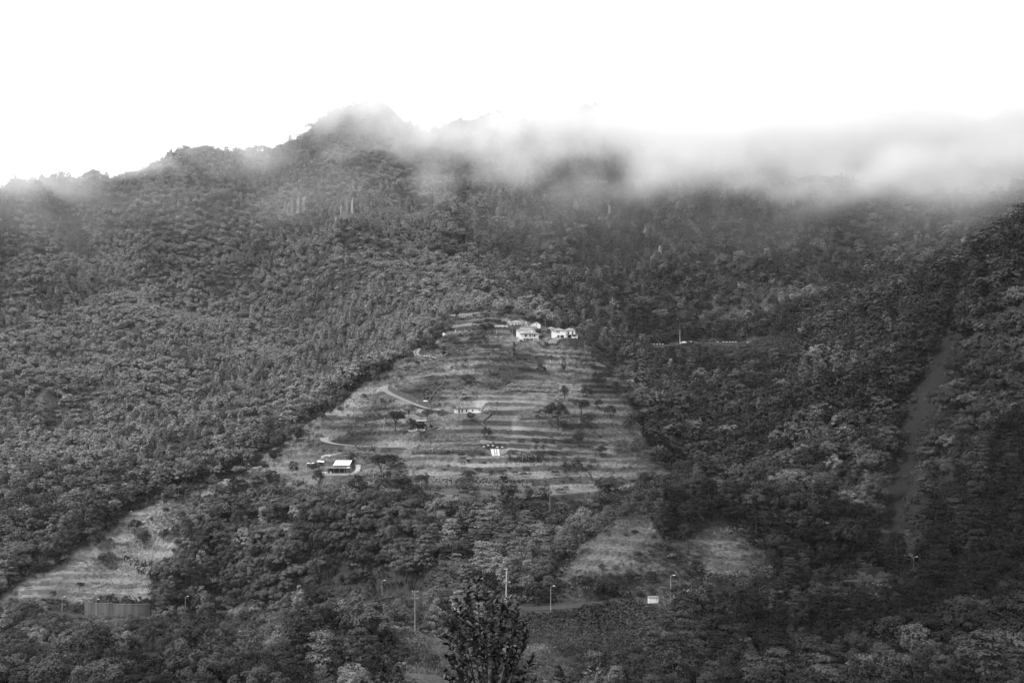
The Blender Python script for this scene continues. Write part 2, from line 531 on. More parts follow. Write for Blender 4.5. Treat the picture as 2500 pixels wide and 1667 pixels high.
nearU = carve(ROADU, 2.6, 3.5)

# level pads for the buildings: name -> (column, row of the base, half size)
PADS = {}
def pad(name, u, v, r, y=None, blend=4.0):
    p = np.array(P(u, v, y)) if y else hit(u, v)
    PADS[name] = p
    d = np.sqrt((GX - p[0]) ** 2 + (GY - p[1] - r * 0.35) ** 2)
    t = 1 - smooth((d - r) / blend)
    global Z
    Z = Z * (1 - t) + (p[2] - 0.05) * t
    return d < r - 0.5
padm = np.zeros(GX.shape, bool)
padm |= pad('bungalow', 1260, 797.5, 6, 606)
padm |= pad('gable', 1307, 798.5, 4.5, 606)
padm |= pad('hip', 1345, 811, 5.5, 600)
padm |= pad('block', 1285, 826, 7, 580)
padm |= pad('front', 1293, 832, 7, 566)
padm |= pad('large', 1376, 825.5, 8.5, 574)
padm |= pad('long', 1141, 1010.5, 7.5)
padm |= pad('hut', 1000, 1012, 4)
padm |= pad('stack', 1030, 1052, 5)
padm |= pad('veranda', 830, 1159, 7)
padm |= pad('shed', 1210, 1112, 3)
padm |= pad('whitehut', 553, 1175, 2.5)
padm |= pad('ruin', 398, 1218, 2.5)

road_m = near_main | nearA | nearB | nearC | nearU
GV = V0 - F * Z / GY
# what the land itself hides from the eye
HOR = np.minimum.accumulate(GV, axis=0)
VIS = GV <= HOR + 1e-6

# ground mesh
nY, nS = Z.shape
Vt = np.stack([GX, GY, Z], -1).reshape(-1, 3)
i0 = np.arange(nY - 1)[:, None] * nS + np.arange(nS - 1)[None, :]
Fq = np.stack([i0, i0 + 1, i0 + nS + 1, i0 + nS], -1).reshape(-1, 4)

tone = np.full(Z.shape, 0.045)
fT = blur(mT, 3)
tone = tone * (1 - fT) + fT * (0.155 + 0.15 * fbm(GX, GY, 26, 4, 41)) * (1 - .22 * smooth((GU - 1250) / 250))
fL = blur(mL, 3)
tone = tone * (1 - fL) + fL * (0.20 + 0.22 * fbm(GX, GY, 26, 4, 42))
fK = blur(mK, 3)
tone = tone * (1 - fK) + fK * (0.092 + 0.10 * fbm(GX, GY, 16, 3, 43))
fB = blur(mB, 3)
tone = tone * (1 - fB) + fB * (0.055 + 0.03 * fbm(GX, GY, 18, 3, 44))
fG = blur(mG, 3)
tone = tone * (1 - fG) + fG * (0.105 + 0.09 * fbm(GX, GY, 22, 3, 45))
fS = blur(mS, 4)
tone = tone * (1 - fS) + fS * (0.020 + 0.012 * fbm(GX, GY, 30, 3, 46))
fC = blur(mC, 3)
tone = tone * (1 - fC) + fC * np.where(GU > 2000, 0.055, 0.10)
cell = np.floor((GX + 9 * fbm(GX, GY, 60, 2, 35)) / (13 + 14 * _hash(fl, fl * 0 + 3, 36)))
plot = _hash(cell, fl, 37)
plot_t = np.where(plot < .18, .45, np.where(plot < .55, .8 + .5 * _hash(cell, fl, 38), 1.0 + .45 * _hash(cell, fl, 39)))
tone = tone * (1 + blur(mT, 2) * (plot_t - 1) * .7)
tone = tone * (1 - 0.75 * np.clip(riser, 0, 1))          # bare stone faces of the terrace walls
# dug plots on the terraces
for pl, g in [([(1160, 948), (1180, 932), (1235, 932), (1222, 955)], 0.05), ([(930, 1092), (990, 1092), (975, 1110), (925, 1108)], 0.06), ([(1500, 1085), (1580, 1085), (1585, 1105), (1500, 1108)], 0.06),
              ([(1240, 872), (1330, 875), (1330, 888), (1260, 886)], 0.05), ([(1590, 1395), (1640, 1390), (1690, 1415), (1600, 1420)], 0.045), ([(1110, 935), (1165, 932), (1150, 955), (1105, 955)], 0.12)]:
    m = blur(in_poly(GU, GV, pl) & VIS, 2)
    tone = tone * (1 - m) + g * m
tone = np.clip(tone, 0.02, 0.3)

def ground_mat(nt, out):
    a = N(nt, 'ShaderNodeAttribute', attribute_name='tone')
    tc = N(nt, 'ShaderNodeTexCoord')
    n1 = N(nt, 'ShaderNodeTexNoise')
    n1.inputs['Scale'].default_value = 0.9
    n1.inputs['Detail'].default_value = 6
    n1.inputs['Roughness'].default_value = 0.65
    nt.links.new(tc.outputs['Object'], n1.inputs['Vector'])
    mr = N(nt, 'ShaderNodeMapRange')
    mr.inputs['From Min'].default_value = 0.3
    mr.inputs['From Max'].default_value = 0.7
    mr.inputs['To Min'].default_value = 0.55
    mr.inputs['To Max'].default_value = 1.45
    nt.links.new(n1.outputs[0], mr.inputs[0])
    c = math_node(nt, 'MULTIPLY', a.outputs['Fac'], mr.outputs[0])
    p = N(nt, 'ShaderNodeBsdfDiffuse')
    nt.links.new(c, p.inputs[0])
    bp = N(nt, 'ShaderNodeBump')
    bp.inputs['Strength'].default_value = 0.6
    bp.inputs['Distance'].default_value = 0.5
    nt.links.new(n1.outputs[0], bp.inputs['Height'])
    nt.links.new(bp.outputs[0], p.inputs['Normal'])
    nt.links.new(p.outputs[0], out.inputs['Surface'])
M_GROUND = mat('hillside_ground', ground_mat)
me = mesh_np('hillside', Vt, Fq, [M_GROUND])
at = me.attributes.new('tone', 'FLOAT', 'POINT')
at.data.foreach_set('value', tone.astype(np.float32).ravel())
me.polygons.foreach_set('use_smooth', np.ones(len(Fq), bool))
tag(link('hillside', me), kind='structure')
pl_ = MB().poly([(-2400, -1200, -140), (2400, -1200, -140), (2400, 2300, -140), (-2400, 2300, -140)], [(0, 1, 2, 3)])
tag(pl_.build('ground', M_SOIL), kind='structure')

# ------------------------------------------------------------------ roads as ribbons on the carved bed
def ribbon(name, path, hw, m, lift=0.02, kerb=None, side=1):
    d = np.gradient(path[:, :2], axis=0)
    d /= np.linalg.norm(d, axis=1)[:, None] + 1e-9
    nrm = np.stack([-d[:, 1], d[:, 0]], 1)
    L = np.concatenate([path[:, :2] + nrm * hw, path[:, 2:] + lift], 1)
    R = np.concatenate([path[:, :2] - nrm * hw, path[:, 2:] + lift], 1)
    n = len(path)
    V = np.concatenate([L, R])
    i = np.arange(n - 1)
    o = link(name, mesh_np(name, V, np.stack([i, i + n, i + n + 1, i + 1], 1), [m]))
    tag(o, kind='structure')
    return L, R
Lm, Rm = ribbon('road', MAIN, 2.9, M_ASPHALT)
La, Ra = ribbon('lane', ROADA, 2.1, M_CONCROAD)
Lb, Rb = ribbon('lane', ROADB, 1.9, M_CONCROAD)
Lc, Rc = ribbon('lane', ROADC, 1.6, M_CONCROAD)
Lu, Ru = ribbon('road', ROADU, 2.2, M_ASPHALT)

def wall_along(name, pts, thick, height, m, label, cat, sink=0.5, group=None, copes=None):
    """a solid wall following a line of 3-D points; height is one number or one per point"""
    pts = np.asarray(pts, float)
    n = len(pts)
    h = np.broadcast_to(np.asarray(height, float), (n,))
    d = np.gradient(pts[:, :2], axis=0)
    d /= np.linalg.norm(d, axis=1)[:, None] + 1e-9
    nr = np.stack([-d[:, 1], d[:, 0]], 1) * thick / 2
    V, Fc = [], []
    for i in range(n):
        for s, top in ((1, 0), (-1, 0), (-1, 1), (1, 1)):
            V.append((pts[i, 0] + s * nr[i, 0], pts[i, 1] + s * nr[i, 1], pts[i, 2] + (h[i] if top else -sink)))
    for i in range(n - 1):
        for k in range(4):
            Fc.append((4 * i + k, 4 * i + (k + 1) % 4, 4 * i + 4 + (k + 1) % 4, 4 * i + 4 + k))
    Fc.append((3, 2, 1, 0))
    Fc.append(tuple(4 * (n - 1) + k for k in range(4)))
    c = pts.mean(0)
    o = bpy.data.objects.new(name, None)
    COL.objects.link(o)
    o.location = c
    tag(o, label, cat, group)
    me_ = bpy.data.meshes.new('wall')
    me_.from_pydata([tuple(np.array(v) - c) for v in V], [], Fc)
    me_.materials.append(m)
    b = link('wall', me_, o)
    return o, b, c

def sub(path, edge, u0, u1, every=1):
    uu = U0 + F * path[:, 0] / path[:, 1]
    k = np.nonzero((uu > u0) & (uu < u1))[0]
    return edge[k[::every]]

def upper(L, R):
    return L if L[:, 1].mean() > R[:, 1].mean() else R
# concrete retaining wall under the field on the left
e = sub(MAIN, upper(Lm, Rm), 188, 374) + np.array([0, 0.9, 0])
o, b, c = wall_along('retaining_wall', e, 0.5, 4.6, M_CONC, 'long curved streaked concrete retaining wall holding up the pale field by the road', 'wall')
cope = MB()
for i in range(len(e) - 1):
    p, q = e[i] - c, e[i + 1] - c
    cope.poly([(p[0], p[1] - .34, p[2] + 4.6), (q[0], q[1] - .34, q[2] + 4.6), (q[0], q[1] + .3, q[2] + 4.6), (p[0], p[1] + .3, p[2] + 4.6),
               (p[0], p[1] - .34, p[2] + 4.75), (q[0], q[1] - .34, q[2] + 4.75), (q[0], q[1] + .3, q[2] + 4.75), (p[0], p[1] + .3, p[2] + 4.75)],
              [(0, 3, 2, 1), (4, 5, 6, 7), (0, 1, 5, 4), (2, 3, 7, 6)])
cope.build('coping', M_CONC, o)
M_DARKCONC = plain('dark_stained_concrete', 0.035, 0.9, 0.5, 0.55, streak=True)
e2 = sub(MAIN, upper(Lm, Rm), 2035, 2174) + np.array([0, 0.9, 0])
o, b, c = wall_along('retaining_wall', e2, 0.5, 3.1, M_DARKCONC, 'dark stained concrete retaining wall under the broad-leaved bushes on the right', 'wall')
_ka = int(np.argmin(U0 + F * ROADA[:, 0] / ROADA[:, 1]))
_la, _ra = La[4:_ka - 2], Ra[4:_ka - 2]
e3 = (_la if _la[:, 1].mean() > _ra[:, 1].mean() else _ra) + np.array([0, 0.3, 0])
o, b, c = wall_along('road_wall', e3, 0.5, 2.5, M_STONE, 'dark sloping stone wall above the pale lane at the hairpin', 'wall')
lo = Ra if upper(La, Ra) is La else La
e5 = sub(ROADC, Rc if Rc[:, 1].mean() < Lc[:, 1].mean() else Lc, 1014, 1035)
low_c = Rc if Rc[:, 1].mean() < Lc[:, 1].mean() else Lc

def near_pt(u, v, extra=0):
    p = hit(u, v)
    p[2] += extra
    return p

def blocks(parent, c, pts, size, m):
    bm_ = MB().box(-size[0] / 2, size[0] / 2, -size[1] / 2, size[1] / 2, 0, size[2]).mesh('kerb_block', m)
    for p in pts:
        q = link('kerb_block', bm_, parent, tuple(np.array(p) - c))

# upper road parapet with its white blocks
yu = lambda u: float(np.interp(u, [1480, 1650, 1700, 1800, 1990], [705, 700, 696, 692, 688])) - 2.6
pu = [(1590, 839), (1597, 839.3), (1604, 839.5), (1611, 839.5), (1618, 839.5), (1652, 840), (1687, 833.5), (1752, 834), (1766, 834), (1774, 834.2), (1781.7, 834.2), (1788.7, 834.4), (1796, 834.5),
      (1825, 835.5), (1832, 836), (1839.7, 836.2), (1847, 836.5), (1854, 836.8), (1861.4, 837), (1868.6, 837.2), (1876, 837.5), (1882.7, 837.7), (1890.3, 838), (1897, 838.2), (1904, 838.5),
      (1911, 838.8), (1918.8, 839), (1926, 839.2), (1933.7, 839.5), (1941, 839.6), (1948, 839.8), (1955.8, 840)]
base = np.array([P(u, v + 3.2, yu(u)) for u, v in pu])
o, b, c = wall_along('road_parapet', base, 0.35, 0.62, M_STONE, 'low roadside parapet with white blocks along the road beyond the village', 'parapet', sink=1.5)
blocks(o, c, [p + np.array([0, -0.1, 0.63]) for p in base], (1.05, 0.62, 0.34), M_WHITE)
# hairpin below the village
bp = [near_pt(u, v, 0.0) for u, v in [(1017, 853), (1014.5, 858), (1014, 863), (1017, 868), (1023, 871.5), (1030, 872), (1036, 873), (1042, 874), (1049, 875.5), (1057, 876.5), (1063, 877)]]
o, b, c = wall_along('road_parapet', bp, 0.35, 0.5, M_STONE, 'short curved parapet with five white blocks on the hairpin left of the village', 'parapet', sink=1.0)
blocks(o, c, [bp[k] + np.array([0, -0.05, 0.51]) for k in (6, 7, 8, 9, 10)], (0.75, 0.5, 0.4), M_WHITE)
bp = [near_pt(u, v) for u, v in [(590, 1146), (598, 1145.5), (606, 1145), (615, 1144), (625, 1142.5), (638, 1140.5)]]
o, b, c = wall_along('field_wall', bp, 0.3, 0.5, M_OFFWHITE, 'low pale wall with white blocks on the crest beside the double-headed lamp', 'wall', sink=1.0)
blocks(o, c, [bp[k] + np.array([0, 0, 0.51]) for k in (0, 1, 2)], (0.7, 0.4, 0.3), M_WHITE)
bp = [near_pt(u, v) for u, v in [(1181, 1094), (1192, 1094.3), (1203, 1094.5), (1214, 1094.6), (1226, 1094.8), (1240, 1095)]]
o, b, c = wall_along('field_wall', bp, 0.3, 0.3, M_STONE, 'low field wall with white blocks above the corrugated lean-to', 'wall', sink=0.8)
blocks(o, c, [bp[k] + np.array([0, 0, 0.31]) for k in range(5)], (0.9, 0.4, 0.4), M_WHITE)
# pale path wall left of the white-roofed house
bp = [near_pt(u, v) for u, v in [(785, 1117), (795, 1115), (808, 1112), (822, 1109), (833, 1107)]]
wall_along('path_wall', bp, 0.4, 0.5, M_OFFWHITE, 'thin pale path wall climbing the bank above the white-roofed house', 'wall')
bp = [near_pt(u, v) for u, v in [(1090, 772), (1130, 768), (1180, 771), (1230, 773), (1278, 775)]]
wall_along('path_wall', bp, 0.5, 0.7, M_GREY, 'long pale path wall on the grassy crest behind the village', 'wall')
bp = [near_pt(u, v) for u, v in [(1208, 798), (1222, 797.5), (1240, 798.5)]]
wall_along('yard_wall', bp, 0.4, 0.8, M_OFFWHITE, 'pale yard wall left of the hip-roofed bungalow', 'wall')
# diagonal ditch wall on the terraces
bp = [near_pt(u, v) for u, v in [(1088, 932), (1078, 945), (1065, 958), (1053, 972), (1046, 983)]]
wall_along('boundary_wall', bp, 0.6, 1.1, M_STONE, 'dark diagonal stone boundary wall running down beside the parked white car', 'wall')
bp = [near_pt(u, v) for u, v in [(1197, 1012), (1192, 1020), (1180, 1030), (1176, 1036), (1184, 1044)]]
wall_along('boundary_wall', bp, 0.6, 0.8, M_STONE, 'crooked dark stone boundary wall below the long flat-roofed house', 'wall')
# retaining wall below the large house
bp = [P(1376, 841, 566), P(1390, 842, 565.5), P(1405, 843, 567), P(1418, 843, 571), P(1424, 842, 577)]
wall_along('retaining_wall', bp, 0.6, 3.7, M_STONE, 'dark stone retaining wall carrying the terrace of the large white house', 'wall', sink=2.5)
# white walled ramp
bp = [P(1081, 829, 598), P(1092, 831, 597), P(1103, 831.5, 596), P(1120, 829, 595)]
o, b, c = wall_along('ramp_wall', bp, 0.5, [4.1, 3.5, 2.3, 0.3], M_WHITE, 'white wedge-shaped ramp wall on the slope left of the village', 'wall', sink=1.0)
bb = MB().box(-.2, .2, -.2, .2, 0, 1.3)
for (u, v) in ((1112, 811), (1121, 812)):
    p = near_pt(u, v)
    gp = bb.build('gate_post', M_OFFWHITE)
    gp.location = p
    gp.scale = (1, 1, 1.0 if u < 1115 else 0.6)
    tag(gp, ('taller' if u < 1115 else 'shorter') + ' thin white post on the field beside the white wedge-shaped ramp wall', 'post')

# ------------------------------------------------------------------ buildings
class House:
    def __init__(s, name, label, cat, uc, vb, y):
        s.y, s.uc, s.vb, s.k = y, uc, vb, y / F
        s.t = thing(name, label, cat, P(uc, vb, y))
    def X(s, u):
        return (u - s.uc) * s.k
    def Zz(s, v):
        return (s.vb - v) * s.k
    def block(s, name, u0, u1, v0, v1, y0, y1, m, parent=None, sink=0.0):
        return MB().box(s.X(u0), s.X(u1), y0, y1, s.Zz(v1) - sink, s.Zz(v0)).build(name, m, parent or s.t)
    def window(s, u0, u1, v0, v1, y, name='window', parent=None):
        x0, x1, z0, z1 = s.X(u0), s.X(u1), s.Zz(v1), s.Zz(v0)
        f = MB()
        fw = 0.09
        f.box(x0 - fw, x0, y - .06, y + .05, z0 - fw, z1 + fw).box(x1, x1 + fw, y - .06, y + .05, z0 - fw, z1 + fw)
        f.box(x0, x1, y - .06, y + .05, z1, z1 + fw).box(x0, x1, y - .08, y + .05, z0 - fw, z0)
        o = f.build(name, M_OFFWHITE, parent or s.t)
        MB().box(x0, x1, y - .02, y + .04, z0, z1).build('pane', M_GLASS, o)
        return o
    def door(s, u0, u1, v0, v1, y):
        o = MB().box(s.X(u0), s.X(u1), y - .03, y + .04, s.Zz(v1) + .02, s.Zz(v0)).build('door', M_DARK, s.t)
        MB().box(s.X(u1) - .2, s.X(u1) - .1, y - .07, y - .03, s.Zz(v1) + 1.0, s.Zz(v1) + 1.1).build('handle', M_POLE, o)
        return o
    def hip(s, u0, u1, v0, v1, y0, y1, m, over=0.35, name='roof', ridge=None):
        x0, x1, z0, z1 = s.X(u0) - over, s.X(u1) + over, s.Zz(v1), s.Zz(v0)
        y0, y1 = y0 - over, y1 + over
        w, d = x1 - x0, y1 - y0
        ym, xm = (y0 + y1) / 2, (x0 + x1) / 2
        if w > d:
            a, b = (x0 + d / 2, ym, z1), (x1 - d / 2, ym, z1)
            fc = [(4, 5, 9, 8), (5, 6, 9), (6, 7, 8, 9), (7, 4, 8)]
        else:
            a, b = (xm, y0 + w / 2, z1), (xm, y1 - w / 2, z1)
            fc = [(4, 5, 8), (5, 6, 9, 8), (6, 7, 9), (7, 4, 8, 9)]
        e = 0.14
        pts = [(x0, y0, z0), (x1, y0, z0), (x1, y1, z0), (x0, y1, z0), (x0, y0, z0 + e), (x1, y0, z0 + e), (x1, y1, z0 + e), (x0, y1, z0 + e), a, b]
        return MB().poly(pts, [(0, 3, 2, 1), (0, 1, 5, 4), (1, 2, 6, 5), (2, 3, 7, 6), (3, 0, 4, 7)] + fc).build(name, m, s.t)

# bungalow
h = House('bungalow', 'small white hip-roofed bungalow with dark windows, farthest left of the village houses', 'house', 1260, 797.5, 602)
h.block('wall', 1244.3, 1275, 788, 797.5, 0, 6.5, M_WHITE, sink=0.8)
rf = h.hip(1244.3, 1275, 780.8, 788, 0, 6.5, M_ROOF)
h.block('chimney', 1241.8, 1244.0, 783.5, 789, 2.0, 2.6, M_WHITE)
for a, b_ in ((1249, 1253), (1264.5, 1267.5), (1268.5, 1271.5)):
    h.window(a, b_, 790.8, 794.4, 0)
h.door(1257.8, 1261.2, 790.5, 797.4, 0)
# little annex with a tall chimney, right of the bungalow
h = House('outhouse', 'tiny pale outhouse with a stepped chimney between bungalow and gabled house', 'outbuilding', 1283, 798, 604)
h.block('wall', 1279, 1288, 791.5, 798, 0, 2.5, M_OFFWHITE, sink=0.8)
h.hip(1279, 1288, 789, 791.5, 0, 2.5, M_ROOF, 0.15)
h.block('chimney', 1283, 1286, 785, 790.5, 0.9, 1.5, M_OFFWHITE)
h.window(1281, 1282.5, 793, 795, 0)
h.window(1284.5, 1286, 793, 795, 0)
# gabled white house
h = House('gabled_house', 'small white house with a plain gable end facing out and one tiny window', 'house', 1307, 798.5, 604)
x0, x1, zl, za = h.X(1295.5), h.X(1319.3), h.Zz(791.5), h.Zz(786.2)
xa = h.X(1310)
MB().poly([(x0, 0, -.8), (x1, 0, -.8), (x1, 6, -.8), (x0, 6, -.8), (x0, 0, zl), (x1, 0, zl), (x1, 6, zl), (x0, 6, zl), (xa, 0, za), (xa, 6, za)],
          [(0, 1, 5, 8, 4), (1, 2, 6, 5), (2, 3, 7, 9, 6), (3, 0, 4, 7)]).build('wall', M_WHITE, h.t)
o = .25
MB().poly([(x0 - o, -o, zl - .1), (xa, -o, za + .08), (x1 + o, -o, zl - .1), (x0 - o, 6, zl - .1), (xa, 6, za + .08), (x1 + o, 6, zl - .1),
           (x0 - o, -o, zl + .03), (xa, -o, za + .22), (x1 + o, -o, zl + .03), (x0 - o, 6, zl + .03), (xa, 6, za + .22), (x1 + o, 6, zl + .03)],
          [(6, 7, 10, 9), (7, 8, 11, 10), (0, 1, 7, 6), (1, 2, 8, 7), (0, 3, 4, 1), (1, 4, 5, 2), (0, 6, 9, 3), (2, 5, 11, 8)]).build('roof', M_ROOF, h.t)
h.window(1309, 1311, 789.5, 792.5, 0)
# two-storey block behind
h = House('apartment_house', 'long plain white two-storey house with grey hipped roof behind the balcony house', 'house', 1285, 826, 576)
h.block('wall', 1260.3, 1308, 806, 826, 0, 8, M_WHITE, sink=1.2)
h.hip(1260.3, 1308, 799.5, 806, 0, 8, M_ROOF)
h.window(1268, 1270, 808.5, 810.3, 0)
h.window(1300, 1303, 808.5, 811.5, 0)
h.block('upper_storey', 1270, 1311, 796.5, 800.5, 4.2, 9.5, M_OFFWHITE)
h.hip(1270, 1311, 793.8, 796.5, 4.2, 9.5, M_ROOF, name='upper_roof')
# balcony house
h = House('balcony_house', 'white two-storey house with a long balcony and dark openings, lowest of the village', 'house', 1293, 832, 562)
h.block('wall', 1272, 1314, 814.5, 832, 1.4, 8, M_WHITE, sink=1.5)
h.block('side_wing', 1262, 1272, 826.5, 833, 1.6, 5, M_OFFWHITE, sink=1.2)
h.hip(1271, 1315.5, 806.5, 814.5, 0.2, 8, M_ROOF)
h.block('balcony_slab', 1277, 1315, 824.3, 825.4, 0, 1.4, M_WHITE)
rl = h.block('balcony_railing', 1277, 1315, 822.2, 824.3, 0, 0.12, M_OFFWHITE)
for u in (1277.5, 1289.5, 1302, 1314.2):
    h.block('column', u - .4, u + .4, 814.6, 822.2, 0.02, 0.2, M_WHITE)
    h.block('column', u - .4, u + .4, 825.4, 832, 0.02, 0.2, M_WHITE, sink=1.2)
for a, b_ in ((1281.5, 1286.5), (1293, 1296), (1300, 1307)):
    h.window(a, b_, 816.5, 821.5, 1.4)
h.door(1278.5, 1281.5, 826.5, 832, 1.4)
for a, b_ in ((1286.5, 1290), (1297, 1300.5)):
    h.window(a, b_, 826.8, 830, 1.4)
ch = h.block('roof_turret', 1291.5, 1300, 806, 812.4, 1.6, 3.4, M_WHITE)
h.block('turret_opening', 1292.6, 1295, 807.8, 812.3, 1.56, 1.66, M_DARK, ch)
# hip-roofed house between
h = House('cottage', 'half-hidden white cottage with a grey hip roof left of the large house', 'house', 1345, 811, 598)
h.block('wall', 1333.5, 1357, 803, 811, 0, 7, M_WHITE, sink=1.0)
h.hip(1333.5, 1357, 796.8, 803, 0, 7, M_ROOF)
h.block('wing', 1319.5, 1333.3, 804.5, 811.5, 0.5, 5, M_OFFWHITE, sink=1.0)
h.block('wing_roof', 1318.5, 1333.3, 803.2, 804.5, 0.2, 5.3, M_ROOF)
h.door(1339.5, 1343, 803.8, 811, 0)
h.window(1326, 1328, 806, 809.5, 0.5)
h.window(1348, 1351, 805, 808.5, 0)
# the large house
h = House('large_house', 'largest white village house with two grey hip roofs, garage and pillared porch', 'house', 1376, 825.5, 574)
h.block('wall', 1347.5, 1381, 807, 825.5, 0, 9, M_WHITE, sink=1.2)
h.block('right_wing', 1381.1, 1404.5, 807, 825.5, 1.2, 9, M_WHITE, sink=1.2)
h.hip(1347.5, 1381, 799.2, 807, 0, 9, M_ROOF)
h.hip(1377, 1404.5, 799.0, 806.4, 1.2, 9.4, M_ROOF, name='wing_roof')
for a, b_ in ((1359, 1361.3), (1363.3, 1365.6)):
    h.window(a, b_, 808.2, 812.2, 0)
for a, b_ in ((1386, 1390), (1396.3, 1400.3)):
    h.window(a, b_, 809, 815.6, 1.2)
h.block('garage_opening', 1361, 1376.5, 818, 825.4, -0.03, 0.06, M_DARK)
h.block('pillar', 1366.3, 1368, 817.8, 825.4, -0.16, 0.0, M_WHITE)
h.block('porch_roof', 1382.5, 1410, 815.9, 817.8, -1.6, 1.1, M_ROOF)
h.block('porch_back', 1385.5, 1404, 818.2, 825.4, 1.14, 1.19, M_DARK)
for u in (1383.6, 1396.0, 1408.6):
    h.block('porch_column', u - .7, u + .7, 817.9, 825.5, -1.5, -1.2, M_WHITE, sink=1.0)
h.block('porch_parapet', 1396.8, 1408, 822.5, 825.3, -1.45, -1.3, M_WHITE)
h.block('chimney', 1396.5, 1400, 800.5, 804.5, 4, 5, M_WHITE)
# long flat-roofed house on the terraces
p = PADS['long']
h = House('long_house', 'long low white flat-roofed house with dark doors alone on the terraces', 'house', 1141, 1009, p[1])
h.block('wall', 1109, 1144.5, 997.3, 1009, 0.5, 5, M_WHITE, sink=1.0)
h.block('front_wall', 1144.6, 1173, 997.3, 1010, 0.0, 5, M_WHITE, sink=1.0)
h.block('roof_slab', 1108.3, 1174.3, 995.9, 997.3, -0.3, 5.3, M_STONE)
for a, b_, v1 in ((1119, 1122.5, 1008.5), (1126.5, 1130, 1006.5), (1137.3, 1140.5, 1006.0)):
    h.door(a, b_, 998.6, v1, 0.5)
h.window(1152, 1155.5, 999.8, 1003.8, 0)
h.window(1170, 1172, 999.5, 1002.5, 0)
h.block('chimney', 1114, 1117.5, 993.5, 996.2, 2, 2.6, M_OFFWHITE)
h.block('water_tank', 1125.5, 1128, 991.5, 996.2, 2.6, 3.2, M_OFFWHITE)
h.block('antenna', 1133.0, 1133.3, 985, 996.2, 2.5, 2.56, M_POLE)
# stone hut
p = PADS['hut']
h = House('stone_hut', 'low grey stone hut with a dark door under the pale lane', 'hut', 1000, 1011.5, p[1])
h.block('wall', 986, 1014.5, 999.3, 1011.5, 0, 4, M_GREY, sink=0.8)
h.block('roof_slab', 984.8, 1015.6, 997.6, 999.3, -0.5, 4.4, M_STONE)
h.door(995.5, 1000, 1001, 1011.3, 0)
h.window(988, 989.6, 1001.5, 1004.5, 0)
# stacked flat-roofed house
p = PADS['stack']
h = House('stacked_house', 'shabby two-tier flat-roofed house half hidden by a dark round tree', 'house', 1027, 1052, p[1])
h.block('lower_wall', 1011.5, 1038, 1040.3, 1052, 0, 4.0, M_OFFWHITE, sink=1.0)
h.block('upper_wall', 1017, 1054, 1028.8, 1039.4, 1.4, 5.5, M_GREY, sink=0)
h.block('lower_roof', 1011, 1056, 1039.4, 1040.3, -0.15, 5.6, M_GREY)
h.block('upper_roof', 1016, 1055, 1027.4, 1028.8, 1.1, 5.8, M_STONE)
h.block('parapet', 1016.2, 1040, 1025.6, 1027.4, 1.2, 1.5, M_WHITE)
h.door(1031, 1035, 1030, 1039.3, 1.4)
h.window(1050.3, 1052.3, 1030.2, 1033.5, 1.4)
h.window(1019.5, 1023.5, 1031, 1034.5, 1.4)
for u in (1018, 1021.5, 1025):
    h.window(u, u + 1.5, 1043, 1046.5, 0)
h.block('balcony_slab', 997, 1011.3, 1050.6, 1052, -0.6, 3, M_WHITE)
h.block('cellar_wall', 1004, 1009.5, 1052.1, 1064, -0.4, 2.5, M_WHITE, sink=0.6)
# white-roofed house with veranda
p = PADS['veranda']
h = House('veranda_house', 'low dark house with a bright white sheet-metal roof and deep veranda', 'house', 830, 1159, p[1])
X, Zz = h.X, h.Zz
h.block('wall', 806, 852, 1137, 1158, 2.4, 7.0, M_GREY, sink=0.8)
y0, y1 = 1.9, 6.2
z0, z1 = Zz(1136.3), Zz(1126.2)
xl, xr = X(811.5), X(851.5)
MB().poly([(xl, y0, z0), (xr, y0, z0), (xr + .45, y1, z1), (xl + .45, y1, z1), (xl, y0, z0 + .1), (xr, y0, z0 + .1), (xr + .45, y1, z1 + .1), (xl + .45, y1, z1 + .1)],
          [(0, 3, 2, 1), (4, 5, 6, 7), (0, 1, 5, 4), (1, 2, 6, 5), (2, 3, 7, 6), (3, 0, 4, 7)]).build('roof', M_METALROOF, h.t)
MB().poly([(xr, 2.5, Zz(1137)), (xr, 6.8, Zz(1137)), (xr + .3, 6.1, z1 - .12), (xr - .3, 2.5, Zz(1137)), (xr - .3, 6.8, Zz(1137)), (xr - .1, 6.1, z1 - .12)],
          [(0, 1, 2), (3, 5, 4), (0, 3, 4, 1), (1, 4, 5, 2), (2, 5, 3, 0)]).build('gable', M_STONE, h.t)
h.block('veranda_roof', 791.5, 846, 1141, 1143.4, -0.2, 2.3, M_GREY)
h.block('veranda_roof_end', 846.1, 853, 1140.4, 1142.6, -0.2, 2.3, M_WHITE)
h.block('veranda_back', 797, 842, 1143.6, 1154, 2.30, 2.38, M_DARK)
for u in (793, 803, 815, 829, 841):
    h.block('post', u - .4, u + .4, 1143.4, 1155, -0.1, 0.05, M_WOODPOLE)
h.block('terrace', 787.5, 853, 1155.0, 1159.5, -0.9, 2.25, M_GREY, sink=1.0)
h.block('parapet', 788, 858, 1156.6, 1159.8, -1.15, -0.92, M_OFFWHITE, sink=0.3)
h.block('side_wall', 787, 797, 1151, 1156.0, -0.85, -0.6, M_WHITE)
for a in (797, 806):
    h.block('chair', a, a + 3.2, 1150.5, 1154.9, -0.4, 0.3, M_OFFWHITE)
for i, (u, v) in enumerate(((860, 1156), (864, 1153.5), (868, 1150.5), (870.5, 1146.5), (871, 1142), (870, 1137.5))):
    h.block('stair_step', u - 4 - .4 * i, u + 4 + .4 * i, v - 1.5, v + 3, 0.3 + i * 0.9, 1.2 + i * 0.9, M_OFFWHITE, sink=0.4)
h = House('garden_shed', 'small dark open shed with a sagging white roof left of the white-roofed house', 'shed', 782, 1134.5, PADS['veranda'][1] + 7)
